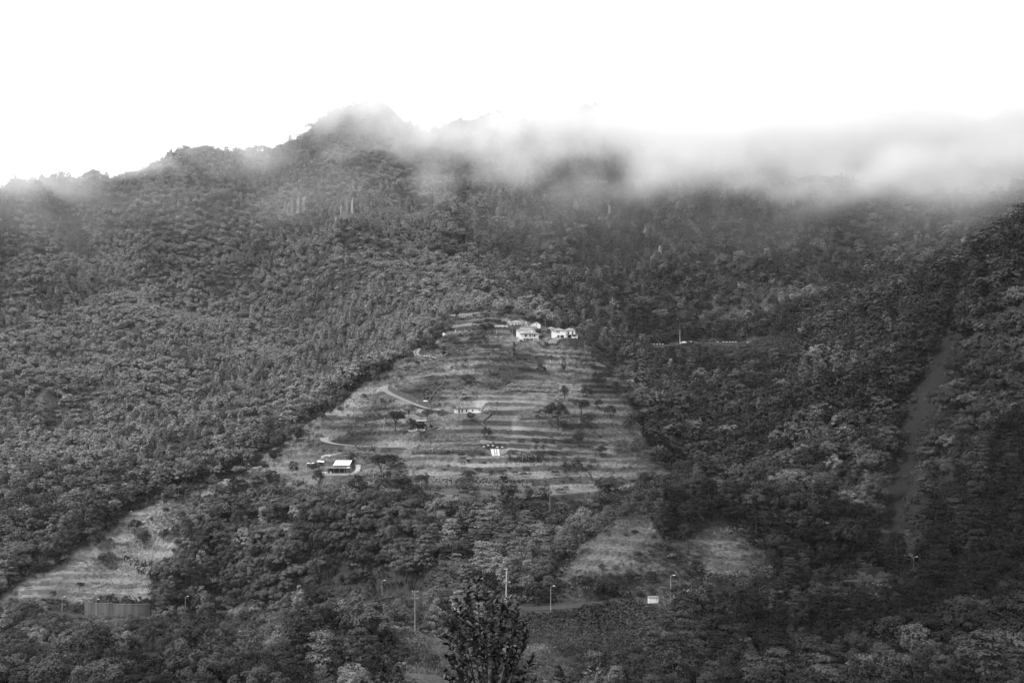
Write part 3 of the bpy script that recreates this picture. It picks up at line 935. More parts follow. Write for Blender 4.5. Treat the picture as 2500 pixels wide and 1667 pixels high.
h.block('back_wall', 776, 790, 1128, 1134.5, 2.0, 2.2, M_STONE, sink=0.8)
x0, x1 = h.X(773.5), h.X(791)
MB().poly([(x0, 0, h.Zz(1127.2)), (x1, 0, h.Zz(1128.8)), (x1 - .3, 2.4, h.Zz(1127.0)), (x0 + .2, 2.4, h.Zz(1124.8)), (x0, 0, h.Zz(1126.4)), (x1, 0, h.Zz(1128.0)), (x1 - .3, 2.4, h.Zz(1126.2)), (x0 + .2, 2.4, h.Zz(1124.0))],
          [(0, 3, 2, 1), (4, 5, 6, 7), (0, 1, 5, 4), (1, 2, 6, 5), (2, 3, 7, 6), (3, 0, 4, 7)]).build('roof', M_METALROOF, h.t)
for u in (775, 789):
    h.block('post', u - .4, u + .4, 1128.0, 1134.5, 0.1, 0.2, M_WOODPOLE, sink=0.8)
for k_, (u0_, u1_, v_) in enumerate(((748, 756, 1129), (759, 766, 1129))):
    pp = hit((u0_ + u1_) / 2, 1141)
    h = House('garden_shelter', ('left' if k_ == 0 else 'right') + ' one of two tiny white-roofed shelters behind the dark garden hedge', 'shelter', (u0_ + u1_) / 2, 1141, pp[1])
    h.block('wall', u0_ + 1, u1_ - 1, 1131.5, 1141, 0, 1.5, M_STONE, sink=0.5)
    h.hip(u0_, u1_, 1128.5, 1131.5, 0, 1.6, M_OFFWHITE, 0.1)
# corrugated lean-to
p = PADS['shed']
h = House('lean_to', 'sloping lean-to of pale corrugated sheets with two dark strips on the lower terraces', 'shed', 1210, 1112, p[1])
X, Zz = h.X, h.Zz
def slope_sheet(name, ua, ub, uc_, ud, m, lift):
    za, zb = Zz(1112.2), Zz(1096.4)
    ya, yb = -0.6, 1.6
    return MB().poly([(X(ua), ya, za + lift), (X(ub), ya, za + lift), (X(uc_), yb, zb + lift), (X(ud), yb, zb + lift), (X(ua), ya, za - .05), (X(ub), ya, za - .05), (X(uc_), yb, zb - .05), (X(ud), yb, zb - .05)],
                     [(0, 1, 2, 3), (7, 6, 5, 4), (0, 4, 5, 1), (1, 5, 6, 2), (2, 6, 7, 3), (3, 7, 4, 0)]).build(name, m, h.t)
edges = [(1201.2, 1198), (1204.6, 1201.5), (1208, 1205), (1209.4, 1206.6), (1212.6, 1210.5), (1214.2, 1212.3), (1217.4, 1214.8), (1221.0, 1216.8)]
edges = [(1201.2, 1197.8), (1205.0, 1201.8), (1208.2, 1205.2), (1209.8, 1206.8), (1213.4, 1210.6), (1215.0, 1212.2), (1218.2, 1215.6), (1220.6, 1218.0)]
for i in range(7):
    a, b_ = edges[i], edges[i + 1]
    slope_sheet('roof_sheet' if i not in (2, 4) else 'dark_strip', a[0], b_[0] - .12, b_[1] - .12, a[1], M_OFFWHITE if i not in (2, 4) else M_STONE, 0.06 + .02 * (i % 2))
h.block('back_wall', 1199, 1217, 1097.5, 1112, 1.7, 1.9, M_STONE, sink=0.5)
for u in (1201.5, 1219.5):
    h.block('post', u - .3, u + .3, 1111.4, 1113, -0.5, -0.38, M_WOODPOLE, sink=0.8)
# small white hut on the crest
p = PADS['whitehut']
h = House('crest_hut', 'tiny white flat-topped hut on the grassy crest beside dark bushes', 'hut', 553, 1175, p[1])
h.block('wall', 546.5, 560, 1170.6, 1176, 0, 2.2, M_WHITE, sink=0.8)
h.block('roof_slab', 545.5, 561, 1169.6, 1170.6, -0.15, 2.4, M_WHITE)
h.block('opening', 552, 555.5, 1171.6, 1175.5, -0.03, 0.03, M_GREY)
p = hit(547, 1182)
h = House('water_box', 'small square white water box just below the tiny crest hut', 'box', 547, 1183, p[1])
h.block('box', 544.5, 550, 1179.3, 1183, 0, 0.9, M_OFFWHITE, sink=0.5)
h.block('cover', 544, 550.5, 1178.8, 1179.3, -0.06, 0.95, M_WHITE)
# ruined tower
p = PADS['ruin']
h = House('ruined_tower', 'ruined grey stone tower stump beside the bush on the left crest', 'ruin', 398, 1218, p[1])
MB().poly([(X_, y_, z_) for z_, q in ((-.8, 1.0), (2.2, .95)) for X_, y_ in ((-.9 * q, 0), (.85 * q, -.1), (.9 * q, 1.6), (-.85 * q, 1.5))],
          [(0, 3, 2, 1), (4, 5, 6, 7), (0, 1, 5, 4), (1, 2, 6, 5), (2, 3, 7, 6), (3, 0, 4, 7)]).build('wall', M_GREY, h.t)
MB().box(-.95, .35, 0.1, 0.5, 2.2, 2.75).build('broken_top', M_GREY, h.t)
MB().box(-1.35, -.92, 0.2, 1.3, -.8, 1.7).build('buttress', M_STONE, h.t)
# white roadside shelter
h = House('roadside_shelter', 'white box-shaped roadside shelter at the edge of the main road', 'shelter', 1595.5, 1470, 290.5)
h.block('back_panel', 1583, 1607.5, 1458.3, 1470, 0, 0.08, M_WHITE, sink=0.6)
h.block('side_panel', 1583, 1583.8, 1458.3, 1470, 0.082, 1.3, M_WHITE, sink=0.6)
h.block('side_panel', 1606.7, 1607.5, 1458.3, 1470, 0.082, 1.3, M_WHITE, sink=0.6)
h.block('roof', 1582.6, 1608.2, 1456.9, 1458.2, -0.12, 1.45, M_ROOF)

# ------------------------------------------------------------------ vehicles
def car(label, loc, rz, m, L=4.0):
    t = thing('parked_car', label, 'car', loc, rz)
    prof = [(-L / 2, .35), (-L / 2, .8), (-L / 2 + .25, .92), (-L * .30, 1.0), (-L * .16, 1.42), (L * .26, 1.46), (L * .42, 1.02), (L / 2, .92), (L / 2, .38)]
    n = len(prof)
    V = [(x, -.8 if z < 1.1 else -.66, z) for x, z in prof] + [(x, .8 if z < 1.1 else .66, z) for x, z in prof]
    Fc = [tuple(range(n)), tuple(reversed(range(n, 2 * n)))] + [(i, i + n, (i + 1) % n + n, (i + 1) % n) for i in range(n)]
    MB().poly(V, Fc).build('body', m, t)
    for sx in (-1, 1):
        for sy in (-1, 1):
            wv = MB().tube([(sx * L * .3, sy * .83 - .1, .31), (sx * L * .3, sy * .83 + .1, .31)], [.31, .31], 14).build('wheel', M_RUBBER, t)
            MB().tube([(sx * L * .3, sy * .83 - .11, .31), (sx * L * .3, sy * .83 + .11, .31)], [.17, .17], 10).build('rim', M_POLE, wv)
    for sy in (-1, 1):
        y = sy * .735
        MB().poly([(-L * .25, y, 1.03), (L * .02, y, 1.03), (L * .02, y - sy * .05, 1.38), (-L * .14, y - sy * .05, 1.38)], [(0, 1, 2, 3)]).build('window', M_GLASS, t)
        MB().poly([(L * .05, y, 1.03), (L * .34, y, 1.03), (L * .24, y - sy * .05, 1.38), (L * .05, y - sy * .05, 1.38)], [(0, 1, 2, 3)]).build('window', M_GLASS, t)
    MB().poly([(-L * .315, -.6, 1.03), (-L * .315, .6, 1.03), (-L * .175, .56, 1.40), (-L * .175, -.56, 1.40)], [(0, 1, 2, 3)]).build('windscreen', M_GLASS, t)
    for sy in (-.55, .55):
        MB().box(-L / 2 - .02, -L / 2 + .05, sy - .17, sy + .17, .66, .8).build('headlight', M_LAMP, t)
    return t
q = P(1668.5, 838.5, 699)
car('small white car parked at the tall pale pole on the upper road', q, 0.1, M_WHITECAR)
q = P(1684, 836.5, 703)
car('dark grey car parked behind the white one on the upper road', q, 0.15, M_GREYCAR)
q = hit(1037, 985)
car('white car parked above the dark lane wall at the terrace edge', tuple(q + np.array([0, .6, .1])), -0.5, M_WHITECAR, 3.4)

# ------------------------------------------------------------------ poles and lamps
def lamp(label, u, vtop, vbase, y=None, side=1, arm=0.9, r=0.075, group=None, m=None, head=True):
    p = np.array(P(u, vbase, y)) if y else hit(u, vbase)
    if y:
        g = float(gsamp(Z, p[0], p[1]))
    H = (vbase - vtop) * p[1] / F
    t = thing('street_lamp' if head else 'pole', label, 'street lamp' if head else 'pole', tuple(p), 0, group)
    m = m or M_POLE
    MB().tube([(0, 0, -1.0), (0, 0, H * .5), (0, 0, H - (.35 if head else 0))], [r * 1.3, r, r * .7], 10).build('pole', m, t)
    if head:
        a = MB().tube([(0, 0, H - .36), (side * arm * .2, 0, H - .12), (side * arm * .6, 0, H), (side * arm, 0, H + .02)], [r * .7, r * .6, r * .55, r * .5], 8).build('arm', m, t)
        MB().poly([(side * (arm - .1), -.14, H), (side * (arm + .55), -.12, H + .03), (side * (arm + .55), .12, H + .03), (side * (arm - .1), .14, H),
                   (side * (arm - .1), -.1, H + .14), (side * (arm + .5), -.08, H + .13), (side * (arm + .5), .08, H + .13), (side * (arm - .1), .1, H + .14)],
                  [(0, 3, 2, 1), (4, 5, 6, 7), (0, 1, 5, 4), (1, 2, 6, 5), (2, 3, 7, 6), (3, 0, 4, 7)]).build('lamp_head', M_LAMP, t)
        MB().box(-r * 1.8, r * 1.8, -r * 1.8, r * 1.8, -.3, .25).build('base_plate', m, t)
    return t
def ymain(u, off=-3.3):
    uu = U0 + F * MAIN[:, 0] / MAIN[:, 1]
    k = np.argmin(np.abs(uu - u))
    return float(MAIN[k, 1]) + off
for lab, u, vt, vb, sd in [
    ('grey street lamp standing at the roadside left of the curved concrete wall', 151.5, 1456, 1488, 1),
    ('grey street lamp standing in front of the curved concrete retaining wall', 234.5, 1462, 1501, 1),
    ('grey street lamp between the curved concrete wall and the dark bank', 452.5, 1455, 1498, 1),
    ('grey street lamp in the shade of the middle stretch of road', 932.5, 1416, 1463, 1),
    ('grey street lamp half hidden behind the leafy foreground sapling', 1169, 1412, 1468, 1),
    ('grey street lamp with short curved arm beside the paved bend', 1344.5, 1430, 1486, 1),
    ('tall plain grey lamp post beside the white roadside shelter', 1637.5, 1404, 1466, 1),
    ('grey street lamp right of the dark concrete retaining wall', 2230.5, 1359, 1399, 1)]:
    lamp(lab, u, vt, vb, ymain(u), sd, arm=0.75)
lamp('thin grey street lamp on the left crest beside the ruined tower', 435.5, 1188, 1219, None, 1, .5, .06)
lamp('slim lamp post on the grassy slope below the ruined tower', 324, 1249, 1268, None, -1, .4, .06)
lamp('double-headed thin lamp on the crest beside the low white-block wall', 611.5, 1134, 1156, None, -1, .7, .06)
lamp('tall thin pole on the grass left of the dark garden hedge', 695.5, 1108, 1146, None, 1, .4, .06, head=False)
lamp('thin lamp post at the upper corner of the pale field', 285.5, 1391, 1412, None, 1, .4, .05)
lamp('thin grey lamp beside the low stone hut', 1015.5, 980, 1020, None, 1, .5, .055)
lamp('thin lamp post rising behind the parked white terrace car', 1040, 956, 980, None, 1, .5, .05)
lamp('thin bare pole on the slope left of the stone hut', 973.5, 1001, 1021, None, 1, .4, .05, head=False)
lamp('thin lamp post among bushes left of the stacked house', 936, 1022, 1048, None, 1, .4, .055)
lamp('thin leaning pole at the top of the diagonal boundary wall', 1086, 906, 931, None, 1, .4, .05, head=False)
lamp('tall thin pole on the terrace left of the white balcony house', 1251, 797, 834, None, 1, .4, .06, head=False)
lamp('shorter pole just right of the tall village pole', 1255.2, 817, 846, None, 1, .4, .06, head=False)
lamp('thin pole behind the white cottage at the village edge', 1331, 779, 803, 606, 1, .4, .06, head=False)
lamp('short pale post on the field left of the village', 1212, 806, 818, None, 1, .4, .12, head=False)
lamp('short pale post on the middle terraces below the village', 1199, 857, 871, None, 1, .4, .1, head=False)
lamp('short white marker post on the terrace wall below the village', 1343.3, 880, 887, None, 1, .4, .12, m=M_WHITE, head=False)
lamp('tall pale concrete pole beside the white car on the upper road', 1660, 805.5, 838, 700, 1, .4, .16, m=M_PALEPOLE, head=False)
lamp('thin dark pole at the left end of the upper road', 1506, 812, 842, 704, 1, .4, .07, m=M_WOODPOLE, head=False)
lamp('left thin pole of the close pair above the upper road', 1739, 811, 834, 699, 1, .4, .07, m=M_WOODPOLE, head=False)
lamp('right thin pole of the close pair above the upper road', 1746.5, 815, 836, 697, 1, .4, .07, m=M_WOODPOLE, head=False)
lamp('lone thin pole over the middle of the white-block parapet', 1809, 813, 834, 696, 1, .4, .07, m=M_WOODPOLE, head=False)
lamp('slim grey pole in the scrub at the foot of the terraces', 1342.5, 1191, 1252, None, 1, .4, .09, m=M_WOODPOLE, head=False)
lamp('thin bare pole on the grass at the right edge of the terraces', 1535, 955, 970, None, 1, .4, .06, head=False)
# twin-pole frame on the upper road
p = P(1913.5, 838, 692)
t = thing('timber_pole_frame', 'dark twin-pole timber frame above the white-block parapet', 'utility pole', p)
MB().tube([(-1.0, 0, -1), (-.8, 0, 7.2)], [.13, .1], 8).build('pole', M_WOODPOLE, t)
MB().tube([(1.2, 0, -1), (.6, 0, 7.2)], [.13, .1], 8).build('pole', M_WOODPOLE, t)
MB().box(-1.2, 1.2, -.08, .08, 6.7, 6.9).build('crossarm', M_WOODPOLE, t)
# dark wooden power pole in front
yy = 211.0
p = np.array(P(1013, 1547, yy))
H = (1547 - 1440) * yy / F
t = thing('power_pole', 'dark wooden power pole with two crossarms on the grassy knoll', 'utility pole', tuple(p))
MB().tube([(0, 0, -1.2), (0, 0, H * .5), (0, 0, H)], [.17, .14, .11], 12).build('pole', M_WOODPOLE, t)
for z_, l_, dx in ((H - .35, .75, .1), (H - 1.75, .75, .05)):
    ca = MB().box(-l_ + dx, l_ + dx, -.18, -.07, z_ - .06, z_ + .06).build('crossarm', M_WOODPOLE, t)
    for sx in (-l_ + dx + .1, l_ + dx - .1, dx + .35):
        MB().tube([(sx, -.12, z_ + .06), (sx, -.12, z_ + .16), (sx, -.12, z_ + .28)], [.04, .075, .03], 8).build('insulator', M_OFFWHITE, ca)
MB().tube([(-.5, -.12, H - .7), (.7, -.12, H - 1.2)], [.03, .03], 6).build('brace', M_POLE, t)
MB().tube([(.03, -.16, -.8), (.03, -.16, H * .75)], [.025, .025], 6).build('cable_conduit', M_POLE, t)
# pale concrete power pole with transformer
yy = 298.5
p = np.array(P(1236, 1466, yy))
H = (1466 - 1387) * yy / F
t = thing('power_pole', 'pale concrete power pole with transformer box and lamp arm by the bend', 'utility pole', tuple(p))
MB().tube([(0, 0, -1.2), (0, 0, H * .5), (.12, 0, H)], [.2, .17, .13], 10).build('pole', M_PALEPOLE, t)
MB().box(-.26, .26, -.26, .26, -.6, .3).build('footing', M_PALEPOLE, t)
ca = MB().box(-.75, .45, -.2, -.1, H - .3, H - .18).build('crossarm', M_PALEPOLE, t)
for sx in (-.65, -.3, .35):
    MB().tube([(sx, -.15, H - .18), (sx, -.15, H - .05), (sx, -.15, H + .05)], [.04, .07, .03], 8).build('insulator', M_OFFWHITE, ca)
tb = MB().box(-.85, -.2, -.25, .25, H * .54, H * .54 + .75).build('transformer', M_GREY, t)
for dx in (-.7, -.5, -.3):
    MB().tube([(dx, 0, H * .54 + .75), (dx, 0, H * .54 + 1.0)], [.05, .03], 8).build('bushing', M_OFFWHITE, tb)
la = MB().tube([(.1, 0, H * .5), (.45, 0, H * .56), (.75, 0, H * .585)], [.04, .035, .03], 8).build('lamp_arm', M_POLE, t)
MB().box(.7, 1.25, -.12, .12, H * .575, H * .575 + .14).build('lamp_head', M_LAMP, la)

# ------------------------------------------------------------------ vegetation: meshes of leaf sprays on limbs
def sprays(cent, rad, n, size, r, up=0.45, flat=1.0, drop=0.0, crown=False):
    """leaf-spray quads round clump centres; cent (k,3), rad (k,), n per clump"""
    k = len(cent)
    d = r.normal(size=(k, n, 3))
    d /= np.linalg.norm(d, axis=2)[..., None]
    d[..., 2] = np.where(d[..., 2] < -0.35, -d[..., 2], d[..., 2])
    rr = r.uniform(0.55, 1.08, (k, n, 1)) ** 0.6
    p = cent[:, None, :] + d * rr * rad[:, None, None] * np.array([1, 1, flat])
    mid = np.array([0, 0, cent[:, 2].mean() - .6])
    outw = p - mid
    outw /= np.linalg.norm(outw, axis=2)[..., None] + 1e-6
    nrm = d * 0.75 + outw * (0.55 if crown else 0) + np.array([0, 0, up * .7]) + r.normal(size=d.shape) * 0.24
    nrm /= np.linalg.norm(nrm, axis=2)[..., None]
    a = r.normal(size=d.shape)
    a -= (a * nrm).sum(2)[..., None] * nrm
    a /= np.linalg.norm(a, axis=2)[..., None]
    b = np.cross(nrm, a)
    s = size * r.uniform(0.6, 1.3, (k, n, 1))
    l_, w_ = s, s * r.uniform(0.45, 0.8, (k, n, 1))
    bend = nrm * s * 0.25
    q = np.stack([p - a * l_, p - b * w_ - bend * .4, p + a * l_ - bend, p + b * w_ - bend * .4], 2)
    q[..., 2] -= drop * r.uniform(0, 1, (k, n, 1))
    V = q.reshape(-1, 3)
    return V, np.arange(len(V)).reshape(-1, 4)

def clumps(kind, r):
    """clump centres and radii for a crown about 8 m tall"""
    C, R = [], []
    if kind == 'broad':
        lob = [(r.normal(0, 1.5), r.normal(0, 1.5), r.uniform(4.2, 6.2), r.uniform(1.5, 2.3)) for _ in range(6)] + [(0, 0, 5.2, 2.6)]
        for (x, y, z, a) in lob:
            for _ in range(7):
                d = r.normal(size=3)
                d /= np.linalg.norm(d)
                if d[2] < -0.4:
                    d[2] *= -1
                C.append((x + d[0] * a, y + d[1] * a, z + d[2] * a * .8))
                R.append(r.uniform(.55, 1.0))
    elif kind == 'tall':
        for _ in range(44):
            z = r.uniform(2.0, 9.4)
            w_ = 2.0 * math.sin(math.pi * min(1, (z - 1.2) / 8.6)) ** .7
            t = r.uniform(0, 6.28)
            C.append((w_ * math.cos(t) * r.uniform(.4, 1), w_ * math.sin(t) * r.uniform(.4, 1), z))
            R.append(r.uniform(.45, .8))
    elif kind == 'layered':
        for L in range(9):
            z = 2.4 + L * .75 + r.uniform(-.2, .2)
            w_ = 3.3 * (1 - (L / 10.5) ** 1.5)
            t0 = r.uniform(0, 6.28)
            for k in range(6):
                t = t0 + k * 1.05 + r.uniform(-.4, .4)
                q = r.uniform(.45, 1) * w_
                C.append((q * math.cos(t), q * math.sin(t), z + r.uniform(-.15, .25)))
                R.append(r.uniform(.7, 1.15))
    elif kind == 'conifer':
        for L in range(13):
            z = 1.4 + L * .62
            w_ = 2.4 * (1 - L / 13.6)
            for k in range(max(2, int(6 - L * .3))):
                t = r.uniform(0, 6.28)
                C.append((w_ * .75 * math.cos(t), w_ * .75 * math.sin(t), z - .25 * w_))
                R.append(.35 + w_ * .26)
    elif kind == 'feathery':
        for _ in range(50):
            d = r.normal(size=3)
            d /= np.linalg.norm(d)
            q = r.uniform(.5, 1)
            C.append((d[0] * 2.7 * q, d[1] * 2.7 * q, 5.0 + d[2] * 2.8 * q))
            R.append(r.uniform(.5, .9))
    elif kind == 'bush':
        for _ in range(16):
            d = r.normal(size=3)
            d /= np.linalg.norm(d)
            C.append((d[0] * 1.15, d[1] * 1.15, .9 + abs(d[2]) * .9))
            R.append(r.uniform(.4, .7))
    return np.array(C), np.array(R)

CROWN_ARGS = {  # n leaves near, leaf size near, n far, size far, up, flat, drop
    'broad': (52, .20, 15, .42, .45, .85, 0), 'tall': (52, .17, 13, .38, .3, 1.0, .15), 'layered': (44, .20, 12, .40, .85, .42, 0),
    'conifer': (34, .19, 9, .40, .35, .55, .2), 'feathery': (60, .15, 13, .36, .3, 1.0, .1), 'bush': (46, .12, 18, .22, .4, .9, 0)}
KINDS = ['broad', 'tall', 'layered', 'conifer', 'feathery', 'bush']

def crown_mesh(kind, seed, near):
    r = np.random.default_rng(seed)
    C, R = clumps(kind, r)
    n1, s1, n2, s2, up, flat, drop = CROWN_ARGS[kind]
    V, Fc = sprays(C, R, n1 if near else n2, s1 if near else s2, r, up, flat, drop, True)
    return V, Fc, C

def trunk_mb(kind, C, seed):
    r = np.random.default_rng(seed + 500)
    m = MB()
    top = float(C[:, 2].max())
    h = {'broad': .6, 'tall': .72, 'layered': .8, 'conifer': .9, 'feathery': .62, 'bush': .5}[kind] * top
    R0 = .07 if kind == 'bush' else .2
    m.tube([(0, 0, -1.5), (.1, .05, h * .4), (0, -.08, h)], [R0 * 1.2, R0 * .85, R0 * .3], 6)
    for i in r.choice(len(C), min(5, len(C)), replace=False):
        p = C[i]
        m.tube([(0, 0, h * r.uniform(.35, .8)), (p[0] * .5, p[1] * .5, h * .5 + p[2] * .35), tuple(p)], [R0 * .5, R0 * .35, R0 * .15], 5)
    return m

TEMPL = {}
for ki, kind in enumerate(KINDS):
    for var in range(5):
        V, Fc, C = crown_mesh(kind, 100 + ki * 10 + var, True)
        tm = trunk_mb(kind, C, ki * 10 + var)
        TEMPL[(kind, var)] = (mesh_np('crown', V, Fc, [M_LEAF]), tm.mesh('trunk', M_BARK))
# joined versions for the far wood
wood_src = bpy.data.collections.new('wood_source')
SRC_INDEX = {}
for near in (True, False):
    for ki, kind in enumerate(KINDS):
        for var in range(5):
            V, Fc, C = crown_mesh(kind, 100 + ki * 10 + var + (0 if near else 300), near)
            tm = MB()
            r0 = .06 if kind == 'bush' else .19
            hh = float(C[:, 2].max()) * .75
            tm.tube([(0, 0, -1.5), (0, 0, hh)], [r0, r0 * .4], 4)
            tv = np.array(tm.v)
            tf = [f for f in tm.f if len(f) == 4]
            me_ = mesh_np('wood_tree', np.concatenate([V, tv]), np.concatenate([Fc, np.array(tf) + len(V)]), [M_LEAF, M_BARK],
                          np.concatenate([np.zeros(len(Fc), int), np.ones(len(tf), int)]))
            i = len(SRC_INDEX)
            SRC_INDEX[(near, kind, var)] = i
            wood_src.objects.link(bpy.data.objects.new('src_%03d' % i, me_))

def scatter_object(name, label, pts, idx, scl, rot, tones, source):
    me_ = bpy.data.meshes.new(name)
    n = len(pts)
    me_.vertices.add(n)
    me_.vertices.foreach_set('co', np.asarray(pts, np.float32).ravel())
    def put(nm, ty, arr, key):
        a = me_.attributes.new(nm, ty, 'POINT')
        a.data.foreach_set(key, arr)
    put('idx', 'INT', np.asarray(idx, np.int32), 'value')
    put('tone', 'FLOAT', np.asarray(tones, np.float32), 'value')
    put('scl', 'FLOAT_VECTOR', np.asarray(scl, np.float32).ravel(), 'vector')
    put('rot', 'FLOAT_VECTOR', np.asarray(rot, np.float32).ravel(), 'vector')
    o = link(name, me_)
    ng = bpy.data.node_groups.new(name, 'GeometryNodeTree')
    ng.is_modifier = True
    ng.interface.new_socket('Geometry', in_out='INPUT', socket_type='NodeSocketGeometry')
    ng.interface.new_socket('Geometry', in_out='OUTPUT', socket_type='NodeSocketGeometry')
    gi, go = ng.nodes.new('NodeGroupInput'), ng.nodes.new('NodeGroupOutput')
    io, ci = ng.nodes.new('GeometryNodeInstanceOnPoints'), ng.nodes.new('GeometryNodeCollectionInfo')
    ci.inputs['Collection'].default_value = source
    ci.inputs['Separate Children'].default_value = True
    ci.inputs['Reset Children'].default_value = True
    io.inputs['Pick Instance'].default_value = True
    for nm, ty, sock in (('idx', 'INT', 'Instance Index'), ('scl', 'FLOAT_VECTOR', 'Scale'), ('rot', 'FLOAT_VECTOR', 'Rotation')):
        na = ng.nodes.new('GeometryNodeInputNamedAttribute')
        na.data_type = ty
        na.inputs[0].default_value = nm
        ng.links.new(na.outputs[0], io.inputs[sock])
    ng.links.new(gi.outputs[0], io.inputs['Points'])
    ng.links.new(ci.outputs[0], io.inputs['Instance'])
    ng.links.new(io.outputs[0], go.inputs[0])
    md = o.modifiers.new('scatter', 'NODES')
    md.node_group = ng
    tag(o, label, None, None, 'stuff')
    return o

# where trees may stand
OPEN = (mT | mL | mK | mB | mG | mS | mC)
OPENF = blur(OPEN, 1)
ROADF = blur(road_m | padm, 2)
HARD = [POLY_T, POLY_L, POLY_K, POLY_G, POLY_S, [(120, 1470), (378, 1470), (378, 1507), (120, 1500)], [(1190, 1462), (1450, 1455), (1630, 1445), (1640, 1476), (1450, 1500), (1190, 1500)],
        [(2035, 1384), (2178, 1384), (2178, 1413), (2035, 1413)], POLY_B, [(1200, 1380), (1272, 1380), (1272, 1472), (1200, 1472)], [(972, 1430), (1054, 1430), (1054, 1552), (972, 1552)],
        [(1588, 824), (1962, 824), (1962, 846), (1588, 846)], [(1655, 803), (1690, 803), (1690, 842), (1655, 842)], [(910, 1410), (955, 1410), (955, 1466), (910, 1466)], [(432, 1450), (474, 1450), (474, 1502), (432, 1502)], [(136, 1450), (168, 1450), (168, 1492), (136, 1492)],
        [(2208, 1354), (2252, 1354), (2252, 1402), (2208, 1402)], [(1902, 810), (1925, 810), (1925, 840), (1902, 840)]]
cand = []
def band(y0, y1, sp):
    ys = np.arange(y0, y1, sp)
    for y in ys:
        xs = np.arange(-.56 * y, .56 * y, sp)
        cand.append(np.stack([xs + rng.uniform(-.5, .5, len(xs)) * sp, y + rng.uniform(-.5, .5, len(xs)) * sp], 1))
band(150, 300, 5.2)
band(300, 520, 4.9)
band(520, 760, 4.6)
band(760, 1050, 4.7)
band(1050, 1360, 5.6)
_sl = np.abs(np.gradient(Z, Y_, axis=0))
def steep_band(y0, y1, sp):
    for y in np.arange(y0, y1, sp):
        xs = np.arange(-.56 * y, .56 * y, sp)
        q = np.stack([xs + rng.uniform(-.5, .5, len(xs)) * sp, y + rng.uniform(-.5, .5, len(xs)) * sp], 1)
        cand.append(q[gsamp(_sl, q[:, 0], q[:, 1]) > .75])
steep_band(300, 620, 2.8)
cand = np.concatenate(cand)
cx, cyy = cand[:, 0], cand[:, 1]
cz = gsamp(Z, cx, cyy)
cu = U0 + F * cx / cyy
hor = gsamp(HOR, cx, cyy)
patch = fbm(cx, cyy, 60, 3, 51)
patch2 = fbm(cx, cyy, 110, 2, 52)
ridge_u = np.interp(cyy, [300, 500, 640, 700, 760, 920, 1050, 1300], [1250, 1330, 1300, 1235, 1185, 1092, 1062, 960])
rightness = np.where(cyy > 640, .55 * smooth((cu - ridge_u + 10) / 70) + .45 * smooth((cu - ridge_u - 60) / 420), smooth((cu - ridge_u) / 480))  # marks darker right-hand woods; step at the ridge paints its shaded flank
kind = np.empty(len(cand), int)
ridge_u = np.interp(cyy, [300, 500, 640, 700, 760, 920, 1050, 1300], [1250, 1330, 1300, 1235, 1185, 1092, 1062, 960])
rnd = rng.uniform(0, 1, len(cand))
kind[:] = 0
kind[(patch > .16) & (rnd < .75)] = 4
kind[(patch < -.2) & (rnd < .6)] = 1
lay = (patch2 + .25 * rightness > .12) & (rnd > .45)
kind[lay] = 2
kind[(rnd > .965) & (cyy < 700)] = 3
kind[(rnd < .13)] = 5
hs = rng.uniform(.6, 1.15, len(cand)) * np.exp(rng.normal(0, .14, len(cand))) * np.where(kind == 5, rng.uniform(1.0, 1.7, len(cand)), 1.0)
hs *= (1.0 + .15 * np.clip((cyy - 800) / 400, 0, 1)) * np.where((cu < ridge_u) & (cyy > 560), .80, 1)
hs *= np.where((cyy < 300), 1.12, np.where(cyy < 520, 1.22, 1.08)) * np.where((cu > 1900) & (cyy > 300) & (cyy < 620), 1.1, 1.0)
SH = np.array([8.0, 9.6, 9.2, 9.6, 8.2, 2.2])
hh = hs * SH[kind]
keep = (gsamp(OPENF, cx, cyy) < .35) & (gsamp(ROADF, cx, cyy) < .25)
vtop = V0 - F * (cz + hh) / cyy
vbase = V0 - F * cz / cyy
keep &= (vtop <= hor + 4) & (vtop < 1690) & (cu > -90) & (cu < 2590)
keep &= ~((cyy < 165) & (vtop < 1600))
for pl in HARD:
    for fr_ in (.0, .5, .93):
        vq = vbase + (vtop - vbase) * fr_
        keep &= ~(in_poly(ju(cu, cx, cyy) if (len(pl) > 4 and pl is not POLY_S) else cu, vq, pl) & (vq <= hor + 3) & ((len(pl) > 4) | (cyy < (703 if pl[0][1] < 900 else (400 if pl[0][0] < 1000 else 300)))))
# rough, thinly wooded ground on the left slope and round the clearings
thin = fbm(cx, cyy, 45, 3, 61)
toBush = (thin > .30) & (cu < 900) & (cyy > 480) & (rnd > .35)
kind[toBush] = 5
hs[toBush] = rng.uniform(1.0, 2.0, toBush.sum())
hh = hs * SH[kind]
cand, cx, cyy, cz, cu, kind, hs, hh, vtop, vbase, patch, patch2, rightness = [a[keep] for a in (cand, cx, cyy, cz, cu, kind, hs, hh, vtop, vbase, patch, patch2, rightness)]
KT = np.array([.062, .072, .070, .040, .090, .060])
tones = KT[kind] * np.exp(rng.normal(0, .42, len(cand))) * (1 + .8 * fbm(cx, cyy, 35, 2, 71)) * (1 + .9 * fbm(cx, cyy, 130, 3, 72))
tones *= (1.8 - 1.02 * rightness) * (1 + (.45 + .5 * (1 - rightness)) * np.clip((cyy - 420) / 330, 0, 1))  # distant woods paled in tone, most on the left, in place of haze
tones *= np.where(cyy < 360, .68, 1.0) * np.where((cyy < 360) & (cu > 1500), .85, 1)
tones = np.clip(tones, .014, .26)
rotz = rng.uniform(0, 6.283, len(cand))
var = rng.integers(0, 5, len(cand))
sx = hs * rng.uniform(.85, 1.2, len(cand)) * np.where(kind == 1, rng.uniform(.9, 1.3, len(cand)), 1)
print('trees', len(cand))

